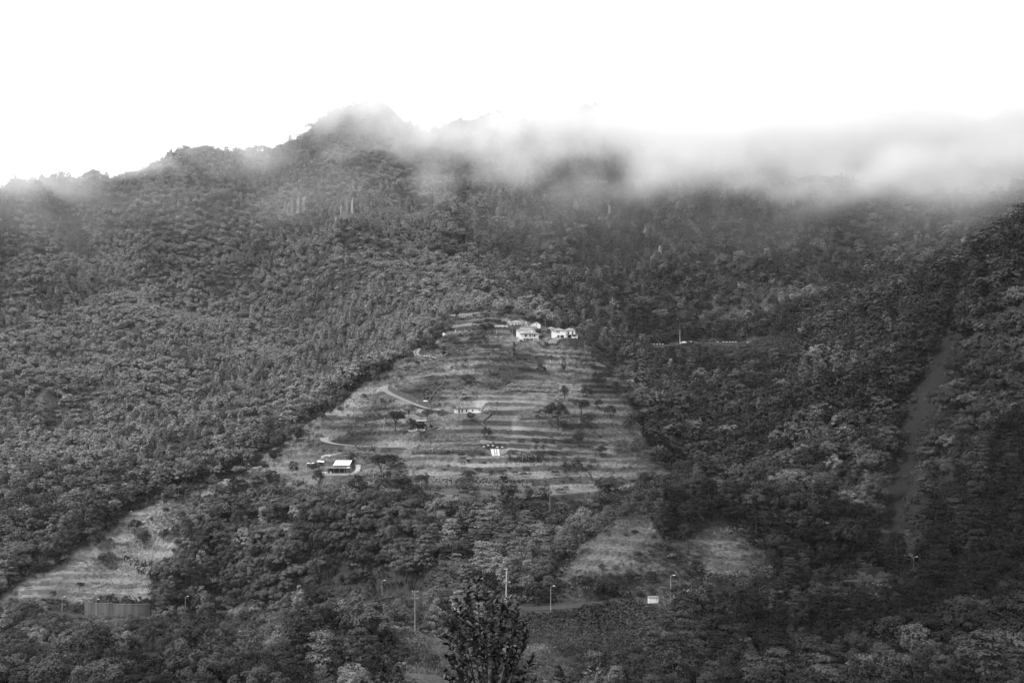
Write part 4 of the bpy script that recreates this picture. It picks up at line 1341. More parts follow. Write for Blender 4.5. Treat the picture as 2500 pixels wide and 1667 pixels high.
# the largest in view become single things
size = hh / cyy
inview = (cu > -20) & (cu < 2520) & (vtop < 1640) & (kind != 5)
visb = vbase <= gsamp(HOR, cx, cyy) + hh * F / cyy * .55
score = np.where(inview & visb, size * np.where(kind == 3, 1.3, 1), 0)
NSINGLE = 285
pick = np.argsort(-score)[:NSINGLE]
is_single = np.zeros(len(cand), bool)
is_single[pick] = True

fa = ~is_single
near_f = cyy < 430
idx = np.array([SRC_INDEX[(bool(n), KINDS[k], int(v))] for n, k, v in zip(near_f[fa], kind[fa], var[fa])])
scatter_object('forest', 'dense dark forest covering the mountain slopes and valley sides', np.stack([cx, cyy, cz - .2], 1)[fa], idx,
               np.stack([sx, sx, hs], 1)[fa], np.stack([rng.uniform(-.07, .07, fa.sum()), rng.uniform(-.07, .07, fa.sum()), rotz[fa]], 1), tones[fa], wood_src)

# ---- labels for the single trees: look, then the landmark beside it, then its rank
LANDMARKS = [(280, 1485, 'the curved concrete wall'), (150, 1470, 'the leftmost lamp'), (453, 1475, 'the lamp by the dark bank'), (932, 1440, 'the lamp on the shaded road'),
             (1013, 1500, 'the wooden power pole'), (1236, 1430, 'the concrete power pole'), (1345, 1460, 'the lamp at the bend'), (1596, 1463, 'the white roadside shelter'), (1638, 1435, 'the lamp beside the shelter'),
             (2105, 1398, 'the dark retaining wall'), (2230, 1378, 'the lamp right of the dark wall'), (1690, 1480, 'the pale cane thicket'), (1200, 1560, 'the foreground sapling'), (1560, 1350, 'the rough grassy knoll'),
             (1050, 1590, 'the foreground grass clearing'), (830, 1145, 'the white-roofed house'), (340, 1390, 'the banana plot'), (2260, 950, 'the bare slide scar'), (1650, 1150, 'the right edge of the terraces'),
             (80, 1600, 'the lower left corner'), (500, 1620, 'the left bottom edge'), (800, 1620, 'the bottom edge beside the grass'), (1800, 1620, 'the bottom edge right of the sapling'), (2150, 1600, 'the right bottom edge'), (2430, 1600, 'the lower right corner'),
             (2420, 1200, 'the lower right border'), (2440, 800, 'the upper right border'), (600, 1350, 'the wooded bank'), (1000, 1380, 'the wood below the terraces')]
LOOK = {0: 'rounded broad-leaved tree', 1: 'slender upright tree', 2: 'tiered flat-branched tree', 3: 'pointed conifer', 4: 'feathery loose-crowned tree'}
SPECIES = {0: 'broadleaf_tree', 1: 'slender_tree', 2: 'tiered_tree', 3: 'conifer', 4: 'feathery_tree'}
groups_ = {}
for i in pick:
    du = [(cu[i] - a) ** 2 + (vtop[i] * .5 + vbase[i] * .5 - b) ** 2 for a, b, _ in LANDMARKS]
    k = int(np.argmin(du))
    a, b, nm = LANDMARKS[k]
    ddu, ddv = cu[i] - a, (vtop[i] + vbase[i]) / 2 - b
    if 'edge' in nm or 'corner' in nm or 'border' in nm or nm.startswith('the wood'):
        d = 'at' if 'wood' not in nm else 'in'
    elif abs(ddu) > abs(ddv) * 1.2:
        d = 'right of' if ddu > 0 else 'left of'
    else:
        d = 'below' if ddv > 0 else 'above'
    tn = 'dark' if tones[i] < .036 else ('pale' if tones[i] > .062 else 'mid-grey')
    groups_.setdefault((tn, int(kind[i]), d, nm), []).append(i)
ORD = ['first', 'second', 'third', 'fourth', 'fifth', 'sixth', 'seventh', 'eighth', 'ninth', 'tenth', 'eleventh', 'twelfth', 'thirteenth', 'fourteenth', 'fifteenth', 'sixteenth', 'seventeenth', 'eighteenth', 'nineteenth', 'twentieth', 'twenty-first', 'twenty-second', 'twenty-third', 'twenty-fourth', 'twenty-fifth', 'twenty-sixth', 'twenty-seventh', 'twenty-eighth', 'twenty-ninth']
TREE_LABEL = {}
for (tn, kd, d, nm), ids in groups_.items():
    ids = sorted(ids, key=lambda i: cu[i])
    for r_i, i in enumerate(ids):
        base_l = '%s %s %s %s' % (tn, LOOK[kd], d, nm)
        if len(ids) > 1:
            o_ = 'leftmost' if r_i == 0 else ('rightmost' if r_i == len(ids) - 1 else ORD[min(r_i, 28)] + ' from left')
            base_l = '%s, %s there' % (base_l, o_)
        TREE_LABEL[i] = base_l

def place_tree(name, label, kd, vr, loc, rz, sc, tn, group=None, cat='tree'):
    t = thing(name, label, cat, loc, rz, group)
    t.scale = sc
    cm, tm = TEMPL[(KINDS[kd], vr)]
    a = link('crown', cm, t)
    b = link('trunk', tm, t)
    a['tone'] = float(tn)
    b['tone'] = 0.07
    return t
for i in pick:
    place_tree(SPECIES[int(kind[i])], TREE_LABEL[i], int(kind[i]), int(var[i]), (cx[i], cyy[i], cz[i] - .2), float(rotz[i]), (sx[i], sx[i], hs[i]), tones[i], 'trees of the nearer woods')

# ------------------------------------------------------------------ single shrubs and trees on open ground (column, row of foot, width, height, grey, kind, label)
SHR = [(1321, 915, 26, 24, .04, 5, 'dark round bush right of the cane hedge under the village'), (1142, 938, 40, 22, .04, 5, 'wide dark bush at the left foot of the upper cane hedge'),
       (1377, 908, 14, 32, .055, 1, 'thin upright shrub on the upper right terraces'), (1378, 978, 26, 32, .035, 5, 'dark oval bush right of the vine pergola'),
       (1432, 974, 34, 28, .035, 5, 'dark low bush between the oval bush and the right terrace wood'), (1478, 950, 38, 42, .035, 0, 'dark tree standing at the right end of the pergola terrace'),
       (1503, 970, 36, 34, .03, 5, 'very dark bush at the right end of the pergola terrace'), (1455, 935, 24, 26, .045, 5, 'small bush left of the dark pergola-terrace tree'),
       (1362, 1052, 64, 62, .04, 0, 'largest dark round tree in the middle of the right terraces'), (1420, 1022, 40, 42, .04, 0, 'dark tree just up-slope right of the largest terrace tree'),
       (1432, 1042, 30, 28, .045, 5, 'smaller bush right of the largest terrace tree'), (1462, 1002, 24, 26, .04, 5, 'small dark bush alone above the right terrace scrub'),
       (1490, 1024, 32, 32, .04, 5, 'dark bush halfway to the right edge of the terraces'), (1537, 1060, 36, 36, .04, 5, 'dark bush against the right edge of the terraces'),
       (1550, 1036, 40, 32, .06, 5, 'paler bush above the dark one at the right terrace edge'), (1412, 1092, 36, 38, .05, 4, 'grey loose shrub below the largest terrace tree'),
       (1187, 1074, 28, 28, .035, 5, 'dark bush right of the crooked boundary wall'), (1027, 1078, 40, 42, .022, 0, 'dark round tree hiding part of the stacked house'),
       (966, 1054, 46, 46, .03, 0, 'dark spreading tree left of the stacked house'), (1003, 1048, 26, 26, .035, 5, 'dark bush between spreading tree and stacked house'),
       (1150, 1030, 26, 22, .04, 4, 'spiky bush under the long flat-roofed house'), (1043, 1024, 36, 24, .05, 5, 'bush beside the end of the pale lane'),
       (1231, 1178, 22, 30, .035, 1, 'small dark upright tree above the lower vine pergola'), (1148, 1172, 40, 22, .035, 5, 'wide dark bush at the back of the lower vine pergola'),
       (1381, 1152, 26, 22, .035, 5, 'left one of two dark bushes on the lower right terraces'), (1408, 1150, 30, 26, .035, 5, 'right one of two dark bushes on the lower right terraces'),
       (1468, 1117, 32, 28, .035, 5, 'dark bush beside the dug plot on the right terraces'), (1320, 1125, 20, 16, .045, 5, 'small bush right of the banana row below the lean-to'),
       (1083, 870, 14, 24, .03, 1, 'dark upright bush right of the hairpin parapet'), (1019, 897, 14, 16, .035, 5, 'small dark bush below the hairpin parapet'),
       (1166, 790, 10, 9, .02, 3, 'tiny dark pointed bush on the crest left of the bungalow'), (1185, 779, 20, 14, .045, 5, 'left bush on the crest path wall'),
       (1221, 781, 22, 18, .045, 5, 'right bush on the crest path wall'), (1232, 797, 14, 12, .03, 5, 'dark bush touching the left side of the bungalow'),
       (1190, 802, 36, 12, .035, 5, 'long dark shrub left of the yard wall'), (1447, 873, 26, 20, .06, 5, 'grey bush on the right brow below the large house'),
       (1498, 898, 18, 22, .04, 1, 'dark upright bush on the right brow of the terraces'), (931, 1165, 56, 52, .032, 0, 'dark round tree right of the white-roofed house'),
       (960, 1142, 44, 30, .06, 2, 'paler spreading tree above the dark one by the white-roofed house'), (856, 1150, 26, 32, .03, 5, 'dark bush leaning over the right end of the veranda'),
       (858, 1120, 14, 15, .035, 5, 'round dark bush above the right end of the white roof'), (651, 1157, 16, 22, .025, 0, 'dark little tree on the grass left of the garden hedge'),
       (873, 1210, 54, 44, .04, 5, 'big grey-dark bush below the veranda terrace'), (778, 1186, 32, 34, .04, 5, 'dark bush below the left end of the veranda terrace'),
       (770, 1158, 30, 26, .035, 5, 'dark shrub left of the veranda'), (712, 1150, 14, 22, .018, 1, 'left block of the dark clipped garden hedge'), (724, 1150, 12, 20, .018, 1, 'right block of the dark clipped garden hedge'),
       (667, 1133, 22, 26, .035, 5, 'dark bush above the tall pole on the left grass'), (625, 1182, 30, 20, .045, 5, 'grey bush on the crest right of the tiny white hut'),
       (570, 1200, 36, 34, .03, 5, 'dark bush just below the tiny white crest hut'), (590, 1190, 20, 20, .04, 5, 'smaller bush beside the dark one under the crest hut'),
       (1680, 1348, 46, 66, .03, 0, 'lower of two very dark narrow trees on the grassy knoll'), (1676, 1306, 58, 74, .03, 0, 'upper of two very dark narrow trees on the grassy knoll'),
       (1625, 1290, 50, 40, .03, 0, 'dark tree at the crest of the grassy knoll'), (1700, 1412, 56, 44, .03, 2, 'dark tiered tree right of the knoll above the shelter lamp'),
       (991, 1613, 22, 32, .03, 1, 'dark upright bush on the foreground grass'), (1013, 1630, 38, 26, .04, 5, 'left one of two round spiky bushes on the foreground grass'),
       (1056, 1634, 48, 32, .04, 5, 'right one of two round spiky bushes on the foreground grass'), (918, 1578, 24, 34, .03, 3, 'small pointed conifer at the left rim of the foreground grass'),
       (1365, 1655, 30, 32, .025, 3, 'small dark conifer right of the foreground sapling'), (1440, 1662, 34, 34, .025, 3, 'second small dark conifer, farther right of the sapling'),
       (1477, 1640, 30, 40, .03, 0, 'dark little tree beside the pale tuft below the bank'), (405, 1258, 18, 18, .035, 5, 'round dark bush on the grass below the ruined tower'),
       (370, 1277, 10, 12, .04, 5, 'tiny dark bush on the left crest grass'), (366, 1236, 22, 16, .05, 5, 'low bush left of the ruined tower'), (415, 1222, 36, 26, .065, 5, 'leafy pale bush beside the ruined tower'),
       (117, 1062, 28, 34, .03, 0, 'dark round tree in the left mountain clearing'), (84, 1036, 18, 24, .03, 5, 'small dark tree above the round one in the left clearing'),
       (330, 1305, 36, 36, .035, 5, 'dark bush at the left edge of the banana slope'), (352, 1340, 40, 36, .04, 5, 'dark bush above the banana plot'), (262, 1378, 44, 28, .045, 5, 'low dark scrub above the pale field'),
       (395, 1425, 34, 32, .03, 0, 'dark tree at the right corner of the pale field'), (400, 1325, 28, 30, .045, 5, 'grey bush right of the banana slope'), (1350, 1402, 36, 60, .05, 3, 'grey pointed conifer above the bend lamp'),
       (1310, 1478, 58, 56, .04, 5, 'big ivy-covered mound at the inside of the road bend'), (1430, 1462, 60, 50, .028, 0, 'dark spreading tree behind the road right of the bend'), (1485, 1452, 50, 32, .03, 5, 'dark bush behind the road left of the shelter'),
       (1590, 1424, 32, 30, .035, 5, 'dark bush on the slope above the shelter'), (1255, 884, 7, 44, .022, 1, 'thin dark columnar tree below the tall village pole'), (1310, 831, 14, 22, .028, 0, 'dark small tree before the balcony house'),
       (1322, 832, 18, 14, .045, 5, 'low bush right of the balcony house'), (1338, 822, 18, 18, .05, 5, 'grey bush between cottage and large house'), (1268, 822, 8, 10, .04, 5, 'small bush at the left corner of the plain white house'),
       (1180, 832, 16, 10, .035, 5, 'low bush on the field left of the tall village pole'), (1600, 1130, 34, 30, .035, 5, 'dark bush at the lower right corner of the terraces'), (1640, 1168, 40, 36, .03, 0, 'dark tree at the far right tip of the pale terrace'),
       (1905, 1300, 70, 52, .11, 2, 'pale tiered tree at the left of the pale grove above the dark wall'), (1955, 1318, 80, 56, .12, 2, 'pale tiered tree second in the pale grove above the dark wall'), (2010, 1335, 80, 56, .13, 2, 'palest tiered tree in the middle of the grove above the dark wall'),
       (2062, 1350, 74, 50, .12, 2, 'pale tiered tree right in the grove above the dark wall'), (2100, 1384, 60, 36, .10, 2, 'low pale tree hanging over the right end of the dark wall'), (2040, 1384, 60, 34, .10, 2, 'low pale tree hanging over the left end of the dark wall'), (1800, 1250, 50, 30, .12, 2, 'pale flat tree in the dark ravine behind the knoll'),
       (2058, 1424, 50, 26, .075, 5, 'pale low bush in front of the dark wall, left one of three'), (2108, 1427, 54, 28, .085, 5, 'pale low bush in front of the dark wall, middle one of three'), (2160, 1424, 48, 28, .06, 5, 'low bush in front of the dark wall, right one of three'),
       (1330, 730, 22, 30, .075, 4, 'pale feathery tree rising behind the village houses'), (1290, 742, 16, 28, .12, 1, 'pale slim tree on the ridge behind the village')]
for n_, (u, v, w_, h_, g, kd, lab) in enumerate(SHR):
    p = hit(u, v)
    k = p[1] / F
    H, W_ = h_ * k * 1.12, w_ * k
    dz = {0: 8.0, 1: 9.6, 2: 9.2, 3: 9.6, 4: 8.2, 5: 2.2}[kd]
    dw = {0: 7.4, 1: 4.6, 2: 7.4, 3: 4.6, 4: 6.6, 5: 3.4}[kd]
    nm = {0: 'broadleaf_tree', 1: 'slender_tree', 2: 'tiered_tree', 3: 'conifer', 4: 'feathery_tree', 5: 'shrub'}[kd]
    place_tree(nm, lab, kd, n_ % 3, tuple(p - np.array([0, 0, .15])), random.uniform(0, 6), (W_ / dw * 1.1, W_ / dw * 1.1, H / dz), g * 1.0, 'bushes on the open ground', 'shrub' if kd == 5 else 'tree')

# ------------------------------------------------------------------ banana plants
def leaf_blade(L, W_, droop, n=6):
    V, Fc = [], []
    for i in range(n + 1):
        t = i / n
        x = L * t
        z = L * (0.55 * t - droop * t * t)
        w_ = W_ * math.sin(math.pi * min(.97, t * .92 + .06)) ** .6
        V += [(x, -w_, z + .06), (x, 0, z), (x, w_, z + .06)]
    for i in range(n):
        for k in range(2):
            a = 3 * i + k
            Fc.append((a, a + 1, a + 4, a + 3))
    return mesh_np('leaf', V, Fc, [M_LEAF])
BAN = [leaf_blade(1.9, .30, d) for d in (.55, .85, 1.15)]
NTH = ('first second third fourth fifth sixth seventh eighth ninth tenth eleventh twelfth thirteenth fourteenth fifteenth sixteenth seventeenth eighteenth nineteenth twentieth '
       'twenty-first twenty-second twenty-third twenty-fourth twenty-fifth twenty-sixth').split()
BSTEM = MB().tube([(0, 0, -.5), (.03, 0, 1.0), (0, .03, 2.1)], [.17, .14, .09], 8).mesh('stem', M_BARK)
def banana(loc, s, g, label, group):
    t = thing('banana_plant', label, 'banana plant', tuple(loc), random.uniform(0, 6), group)
    t.scale = (s, s, s)
    st = link('stem', BSTEM, t)
    for k in range(7):
        lf = link('leaf', random.choice(BAN), t, (0, 0, 2.0), (0, random.uniform(-.5, .25), k * .9 + random.uniform(-.2, .2)))
        lf['tone'] = g * random.uniform(.8, 1.3)
for (poly, n, s, g, where) in [([(905, 1160), (985, 1168), (965, 1192), (910, 1188)], 20, 1.0, .16, 'right below the white-roofed house'), ([(300, 1368), (345, 1375), (390, 1395), (372, 1418), (340, 1405)], 26, 1.15, .17, 'in the plot above the curved concrete wall'),
                               ([(1240, 1118), (1310, 1120), (1305, 1130), (1240, 1128)], 14, .8, .12, 'in the row below the corrugated lean-to'), ([(710, 1175), (770, 1180), (760, 1195), (715, 1190)], 10, .8, .10, 'under the garden of the white-roofed house'),
                               ([(610, 1400), (700, 1400), (700, 1480), (610, 1480)], 12, 1.3, .10, 'on the dark wooded bank above the road')]:
    us, vs_ = [p[0] for p in poly], [p[1] for p in poly]
    got = []
    while len(got) < n:
        u, v = random.uniform(min(us), max(us)), random.uniform(min(vs_), max(vs_))
        if in_poly(np.array([u]), np.array([v]), poly)[0]:
            got.append((u, v))
    got.sort()
    for k, (u, v) in enumerate(got):
        o_ = 'leftmost' if k == 0 else ('rightmost' if k == n - 1 else NTH[k] + ' from left')
        banana(hit(u, v), s * random.uniform(.8, 1.15), g, 'banana plant %s, %s' % (where, o_), 'banana plants ' + where)

# ------------------------------------------------------------------ giant cane and tall grass clumps
def cane_meshes(seed, n, H, spread, lean, wid):
    r = np.random.default_rng(seed)
    st, V, Fc = MB(), [], []
    for _ in range(n):
        x, y = r.normal(0, spread, 2)
        h = H * r.uniform(.6, 1.1)
        lx, ly = r.normal(0, lean, 2)
        st.tube([(x, y, -.3), (x + lx * .4, y + ly * .4, h * .5), (x + lx, y + ly, h)], [.03, .025, .012], 3)
        for k in range(9):
            t = r.uniform(.25, 1)
            c = np.array([x + lx * t, y + ly * t, h * t])
            a = r.uniform(0, 6.28)
            d = np.array([math.cos(a), math.sin(a), 0])
            s = np.array([-d[1], d[0], 0]) * wid
            L = r.uniform(.35, .8) * H * .22
            b = len(V)
            V += [c - s, c + s, c + d * L * .6 + np.array([0, 0, L * .55]) + s, c + d * L * .6 + np.array([0, 0, L * .55]) - s, c + d * L * 1.2 + np.array([0, 0, L * .25])]
            Fc += [(b, b + 1, b + 2, b + 3), (b + 3, b + 2, b + 4, b + 4)]
    V = np.array(V)
    me_ = bpy.data.meshes.new('leaves')
    me_.from_pydata([tuple(p) for p in V], [], [f if f[2] != f[3] else f[:3] for f in Fc])
    me_.materials.append(M_LEAF)
    return st.mesh('stems', M_PALEBARK), me_
CANE = [cane_meshes(k, 26, 4.2, .75, .55, .045) for k in range(3)]
for n_, (u, v, h_, g, lab) in enumerate([
    (1640, 1520, 70, .17, 'pale cane clump right of the shelter, front left of the thicket'), (1690, 1500, 66, .19, 'tallest pale cane clump beside the shelter lamp'), (1722, 1520, 60, .16, 'pale cane clump at the right end of the thicket'),
    (1628, 1565, 60, .14, 'grey cane clump at the lower left of the thicket'), (1672, 1560, 70, .15, 'pale cane clump at the lower edge of the thicket'), (1702, 1545, 56, .14, 'grey cane clump low in the right thicket'), (1572, 1522, 26, .13, 'low cane clump under the white shelter'),
    (1664, 1508, 50, .16, 'pale cane clump between lamp and shelter'),
    (1440, 1612, 26, .2, 'pale dry grass tuft at the foot of the bushy bank'), (1455, 1614, 24, .19, 'second pale dry tuft beside the first, below the bank'),
    (1195, 918, 24, .15, 'left cane clump of the hedge under the village'), (1215, 916, 26, .16, 'second cane clump of the hedge under the village'), (1237, 915, 26, .13, 'middle cane clump of the hedge under the village'),
    (1260, 912, 24, .14, 'fourth cane clump of the hedge under the village'), (1282, 906, 22, .15, 'right cane clump of the hedge under the village'), (1235, 935, 24, .14, 'leaning cane clump below the hedge'),
    (1548, 985, 30, .14, 'pale cane clump at the right brow of the terraces'), (1563, 1000, 30, .13, 'second cane clump at the right brow of the terraces'), (1575, 1020, 26, .11, 'lowest cane clump at the right brow of the terraces'),
    (1390, 1236, 32, .085, 'dark reed clump at the terrace foot, leftmost'), (1410, 1238, 34, .085, 'second dark reed clump at the terrace foot'), (1430, 1238, 34, .09, 'third dark reed clump at the terrace foot'), (1452, 1234, 30, .08, 'fourth dark reed clump at the terrace foot'),
    (1473, 1230, 28, .085, 'rightmost dark reed clump at the terrace foot'), (1476, 1196, 18, .16, 'pale drooping grass tuft on the lower right terrace'), (720, 1225, 36, .10, 'grey cane clump in the bank below the hedge'), (745, 1222, 36, .11, 'cane clump in the bank under the banana garden'),
    (770, 1230, 34, .10, 'cane clump in the bank below the veranda terrace'), (1005, 1000, 16, .17, 'pale spiky tuft above the stone hut'), (1054, 1006, 16, .2, 'bright spiky tuft at the lane end'), (1130, 900, 16, .14, 'small reed tuft on the upper left terraces'),
    (1240, 1475, 24, .10, 'reed tuft at the foot of the concrete pole')]):
    p = hit(u, v)
    k = p[1] / F * h_ / 4.2
    t = thing('cane_clump', lab, 'cane clump', tuple(p), random.uniform(0, 6), 'canes and tall grasses')
    t.scale = (k * 1.05, k * 1.05, k)
    sm, lm = CANE[n_ % 3]
    a = link('stems', sm, t)
    a['kind'] = 'stuff'
    b = link('leaves', lm, t)
    b['kind'] = 'stuff'
    b['tone'] = g

# ------------------------------------------------------------------ vine pergolas
POSTM = MB().box(-.05, .05, -.05, .05, -.4, 1.75).mesh('post', M_WOODPOLE)
for quad, g, dens, lab in [([(1226, 962), (1362, 962), (1358, 937), (1248, 935)], .26, 9, 'pale leafy vine pergola on posts in the middle terraces'), ([(985, 1190), (1306, 1208), (1296, 1178), (990, 1168)], .24, 8, 'long leafy vine pergola on posts at the foot of the terraces'),
                           ([(1262, 1028), (1362, 1022), (1345, 1004), (1268, 1006)], .22, 8, 'small leafy pergola patch above the largest terrace tree'), ([(995, 1112), (1190, 1112), (1180, 1099), (1010, 1099)], .2, 7, 'leafy bean trellis left of the corrugated lean-to'),
                           ([(1040, 1082), (1168, 1084), (1165, 1070), (1050, 1068)], .2, 7, 'leafy trellis on the terrace right of the stacked house')]:
    W4 = [hit(*q) for q in quad]
    c = sum(W4) / 4
    t = thing('vine_pergola', lab, 'pergola', tuple(c))
    w_ = np.linalg.norm(W4[1] - W4[0])
    npost = max(5, int(w_ / 3.2))
    for k in range(npost + 1):
        f_ = k / npost
        p = W4[0] * (1 - f_) + W4[1] * f_
        p[2] = float(gsamp(Z, p[0], p[1]))
        link('post', POSTM, t, tuple(p - c))
    area = w_ * np.linalg.norm(W4[3] - W4[0])
    n = int(area * dens)
    a, b = rng.uniform(0, 1, n), rng.uniform(0, 1, n)
    pts = (W4[0][None] * (1 - a)[:, None] + W4[1][None] * a[:, None]) * (1 - b)[:, None] + (W4[3][None] * (1 - a)[:, None] + W4[2][None] * a[:, None]) * b[:, None]
    pts[:, 2] = gsamp(Z, pts[:, 0], pts[:, 1]) + 1.5 + .5 * fbm(pts[:, 0], pts[:, 1], 3, 2, 9)
    V, Fc = sprays(pts - c, np.full(n, .3), 2, .30, rng, .5, .8, .5)
    fo = link('foliage', mesh_np('foliage', V, Fc, [M_LEAF]), t)
    fo['tone'], fo['kind'] = g, 'stuff'

# ------------------------------------------------------------------ vegetable plots with ridges
RIDGE = MB().poly([(-.22, 0, -.1), (.22, 0, -.1), (.22, 1, -.1), (-.22, 1, -.1), (-.08, 0, .2), (.08, 0, .2), (.08, 1, .2), (-.08, 1, .2)], [(0, 3, 2, 1), (4, 5, 6, 7), (0, 1, 5, 4), (1, 2, 6, 5), (2, 3, 7, 6), (3, 0, 4, 7)]).mesh('soil_ridge', M_GREY)
for (A, B, dA, n, lab) in [((236, 1436), (262, 1422), (-34, 8), 8, 'striped vegetable plot at the upper left corner of the pale field'), ((290, 1472), (330, 1450), (16, 14), 8, 'striped vegetable plot just behind the curved concrete wall'), ((1262, 1108), (1292, 1108), (6, -8), 8, 'small striped plot right of the corrugated lean-to')]:
    c = hit(*A)
    t = thing('vegetable_plot', lab, 'vegetable plot', tuple(c))
    for k in range(n):
        f_ = k / (n - 1)
        u, v = A[0] + (B[0] - A[0]) * f_, A[1] + (B[1] - A[1]) * f_
        p, q = hit(u, v), hit(u + dA[0], v + dA[1])
        d = q - p
        d[:2] *= min(1.0, 9.0 / max(np.hypot(d[0], d[1]), 1e-3))
        d[2] = float(gsamp(Z, p[0] + d[0], p[1] + d[1])) - p[2]
        o = link('soil_ridge', RIDGE, t, tuple(p - c + np.array([0, 0, .1])))
        L = np.linalg.norm(d)
        o.scale = (1.1, L, 1)
        o.rotation_euler = (math.asin(np.clip(d[2] / max(L, 1e-3), -1, 1)), 0, math.atan2(-d[0], d[1]))

# ------------------------------------------------------------------ rock outcrops
for n_, (u, v, w_, h_, lab) in enumerate([(712, 525, 70, 44, 'pale broken cliff high on the wooded mountain, left one of two'), (845, 528, 66, 60, 'pale broken cliff high on the wooded mountain, right one of two'), (872, 478, 34, 34, 'small pale rock above the right mountain cliff'),
                                          (445, 392, 80, 40, 'pale cliff face in the mist on the left peak'), (1478, 535, 30, 34, 'pale rock spike under the cloud right of the ridge'), (1572, 568, 70, 24, 'low pale rock band under the cloud'), (214, 832, 40, 16, 'flat pale rock on the left slope'),
                                          (165, 912, 60, 34, 'grey broken rocks on the lower left slope'), (282, 912, 18, 30, 'single grey rock right of the broken left rocks'), (1600, 640, 26, 40, 'pale rock rib in the right-hand wood')]):
    p = hit(u, v)
    k = p[1] / F
    t = thing('rock_outcrop', lab, 'rock', tuple(p))
    r = np.random.default_rng(900 + n_)
    for j in range(max(6, int(w_ / 3.6))):
        x, h = r.uniform(-.5, .5) * w_ * k, (.25 + .75 * r.uniform(0, 1) ** 2.2) * h_ * k
        ww = r.uniform(1.0, 3.0)
        z0 = float(gsamp(Z, p[0] + x, p[1])) - p[2]
        base_ = [(x + ww * sx_ * r.uniform(.6, 1), sy_ * r.uniform(.8, 2), z0 - 3) for sx_, sy_ in ((-1, -1), (1, -1), (1, 1), (-1, 1))]
        top_ = [(x + ww * sx_ * r.uniform(.2, .8), sy_ * r.uniform(.2, 1.2) + 1.2, z0 + h * r.uniform(.7, 1)) for sx_, sy_ in ((-1, -1), (1, -1), (1, 1), (-1, 1))]
        MB().poly(base_ + top_, [(0, 3, 2, 1), (4, 5, 6, 7), (0, 1, 5, 4), (1, 2, 6, 5), (2, 3, 7, 6), (3, 0, 4, 7)]).build('rock', M_ROCK, t)

# ------------------------------------------------------------------ ground cover that nobody could count
gc_src = bpy.data.collections.new('cover_source')
def blade_tuft(seed, n, H, spread, wid):
    r = np.random.default_rng(seed)
    V, Fc = [], []
    for _ in range(n):
        x, y = r.normal(0, spread, 2)
        a = r.uniform(0, 6.28)
        d, s = np.array([math.cos(a), math.sin(a), 0]), np.array([-math.sin(a), math.cos(a), 0]) * wid
        h = H * r.uniform(.5, 1.2)
        c = np.array([x, y, -.05])
        t_ = c + d * h * .45 + np.array([0, 0, h])
        b = len(V)
        V += [c - s, c + s, t_ + s * .35, t_ - s * .35]
        Fc.append((b, b + 1, b + 2, b + 3))
    return mesh_np('tuft', V, Fc, [M_LEAF])
for k in range(3):
    gc_src.objects.link(bpy.data.objects.new('cov_%03d' % k, blade_tuft(k, 16, .55, .35, .07)))
for k in range(3):
    r = np.random.default_rng(40 + k)
    V, Fc = sprays(np.stack([r.normal(0, .4, 8), r.normal(0, .4, 8), r.uniform(.1, .45, 8)], 1), np.full(8, .32), 9, .14, r, .6, .7)
    gc_src.objects.link(bpy.data.objects.new('cov_%03d' % (3 + k), mesh_np('weed', V, Fc, [M_LEAF])))

def cover_points(mask, spacing, ylim, ulim=(-60, 2560)):
    out = []
    mf = mask.astype(np.float32)
    for y in np.arange(ylim[0], ylim[1], spacing):
        xs = np.arange((ulim[0] - U0) / F * y, (ulim[1] - U0) / F * y, spacing)
        out.append(np.stack([xs + rng.uniform(-.5, .5, len(xs)) * spacing, y + rng.uniform(-.5, .5, len(xs)) * spacing], 1))
    p = np.concatenate(out)
    p = p[gsamp(mf, p[:, 0], p[:, 1]) > rng.uniform(.2, .8, len(p))]
    z = gsamp(Z, p[:, 0], p[:, 1])
    v = V0 - F * z / p[:, 1]
    uq = U0 + F * p[:, 0] / p[:, 1]
    ok = ~((np.abs(uq - 1596) < 20) & (v > 1462) & (v < 1486)) & (v <= gsamp(HOR, p[:, 0], p[:, 1]) + 5) & (gsamp(ROADF, p[:, 0], p[:, 1]) < .3)
    return np.stack([p[:, 0], p[:, 1], z], 1)[ok]
G_pts, G_idx, G_scl, G_tone = [], [], [], []
def add_cover(mask, spacing, ylim, ulim, weeds, smin, smax, tmul):
    p = cover_points(mask, spacing, ylim, ulim)
    n = len(p)
    t0 = gsamp(tone, p[:, 0], p[:, 1])
    pw = fbm(p[:, 0], p[:, 1], 14, 3, 81)
    wd = rng.uniform(0, 1, n) < np.clip(weeds + pw * 1.2, .03, .97)
    # gaps: some fields are mown short
    short = (.45 + gsamp(plot, p[:, 0], p[:, 1]) * .95) * np.clip(.75 + 1.2 * fbm(p[:, 0], p[:, 1], 32, 2, 82), .35, 1.5)
    s = rng.uniform(smin, smax, n) * short
    G_pts.append(p)
    G_idx.append(np.where(wd, rng.integers(3, 6, n), rng.integers(0, 3, n)))
    G_scl.append(np.stack([s, s, s * rng.uniform(.7, 1.3, n)], 1))
    G_tone.append(np.clip(np.maximum(t0, .035) * tmul * rng.uniform(.7, 1.45, n) * np.where(wd, .8, 1.1) * (1 + .7 * fbm(p[:, 0], p[:, 1], 22, 2, 83)), .02, .36))
add_cover(mT & (riser < .25), 1.1, (385, 680), (480, 1690), .45, .6, 1.5, 1.3)
add_cover(mL, 1.0, (385, 470), (-40, 500), .35, .6, 1.1, 1.25)
add_cover(mK, .85, (295, 362), (1370, 1910), .5, .7, 2.0, 1.2)
add_cover(mB, .8, (190, 293), (1180, 1610), .93, 1.0, 2.2, 1.1)
add_cover(mG, .6, (180, 262), (920, 1430), .25, .5, 1.0, 1.2)
add_cover(mC, 1.3, (330, 1000), (-40, 2300), .6, .9, 1.8, 1.1)
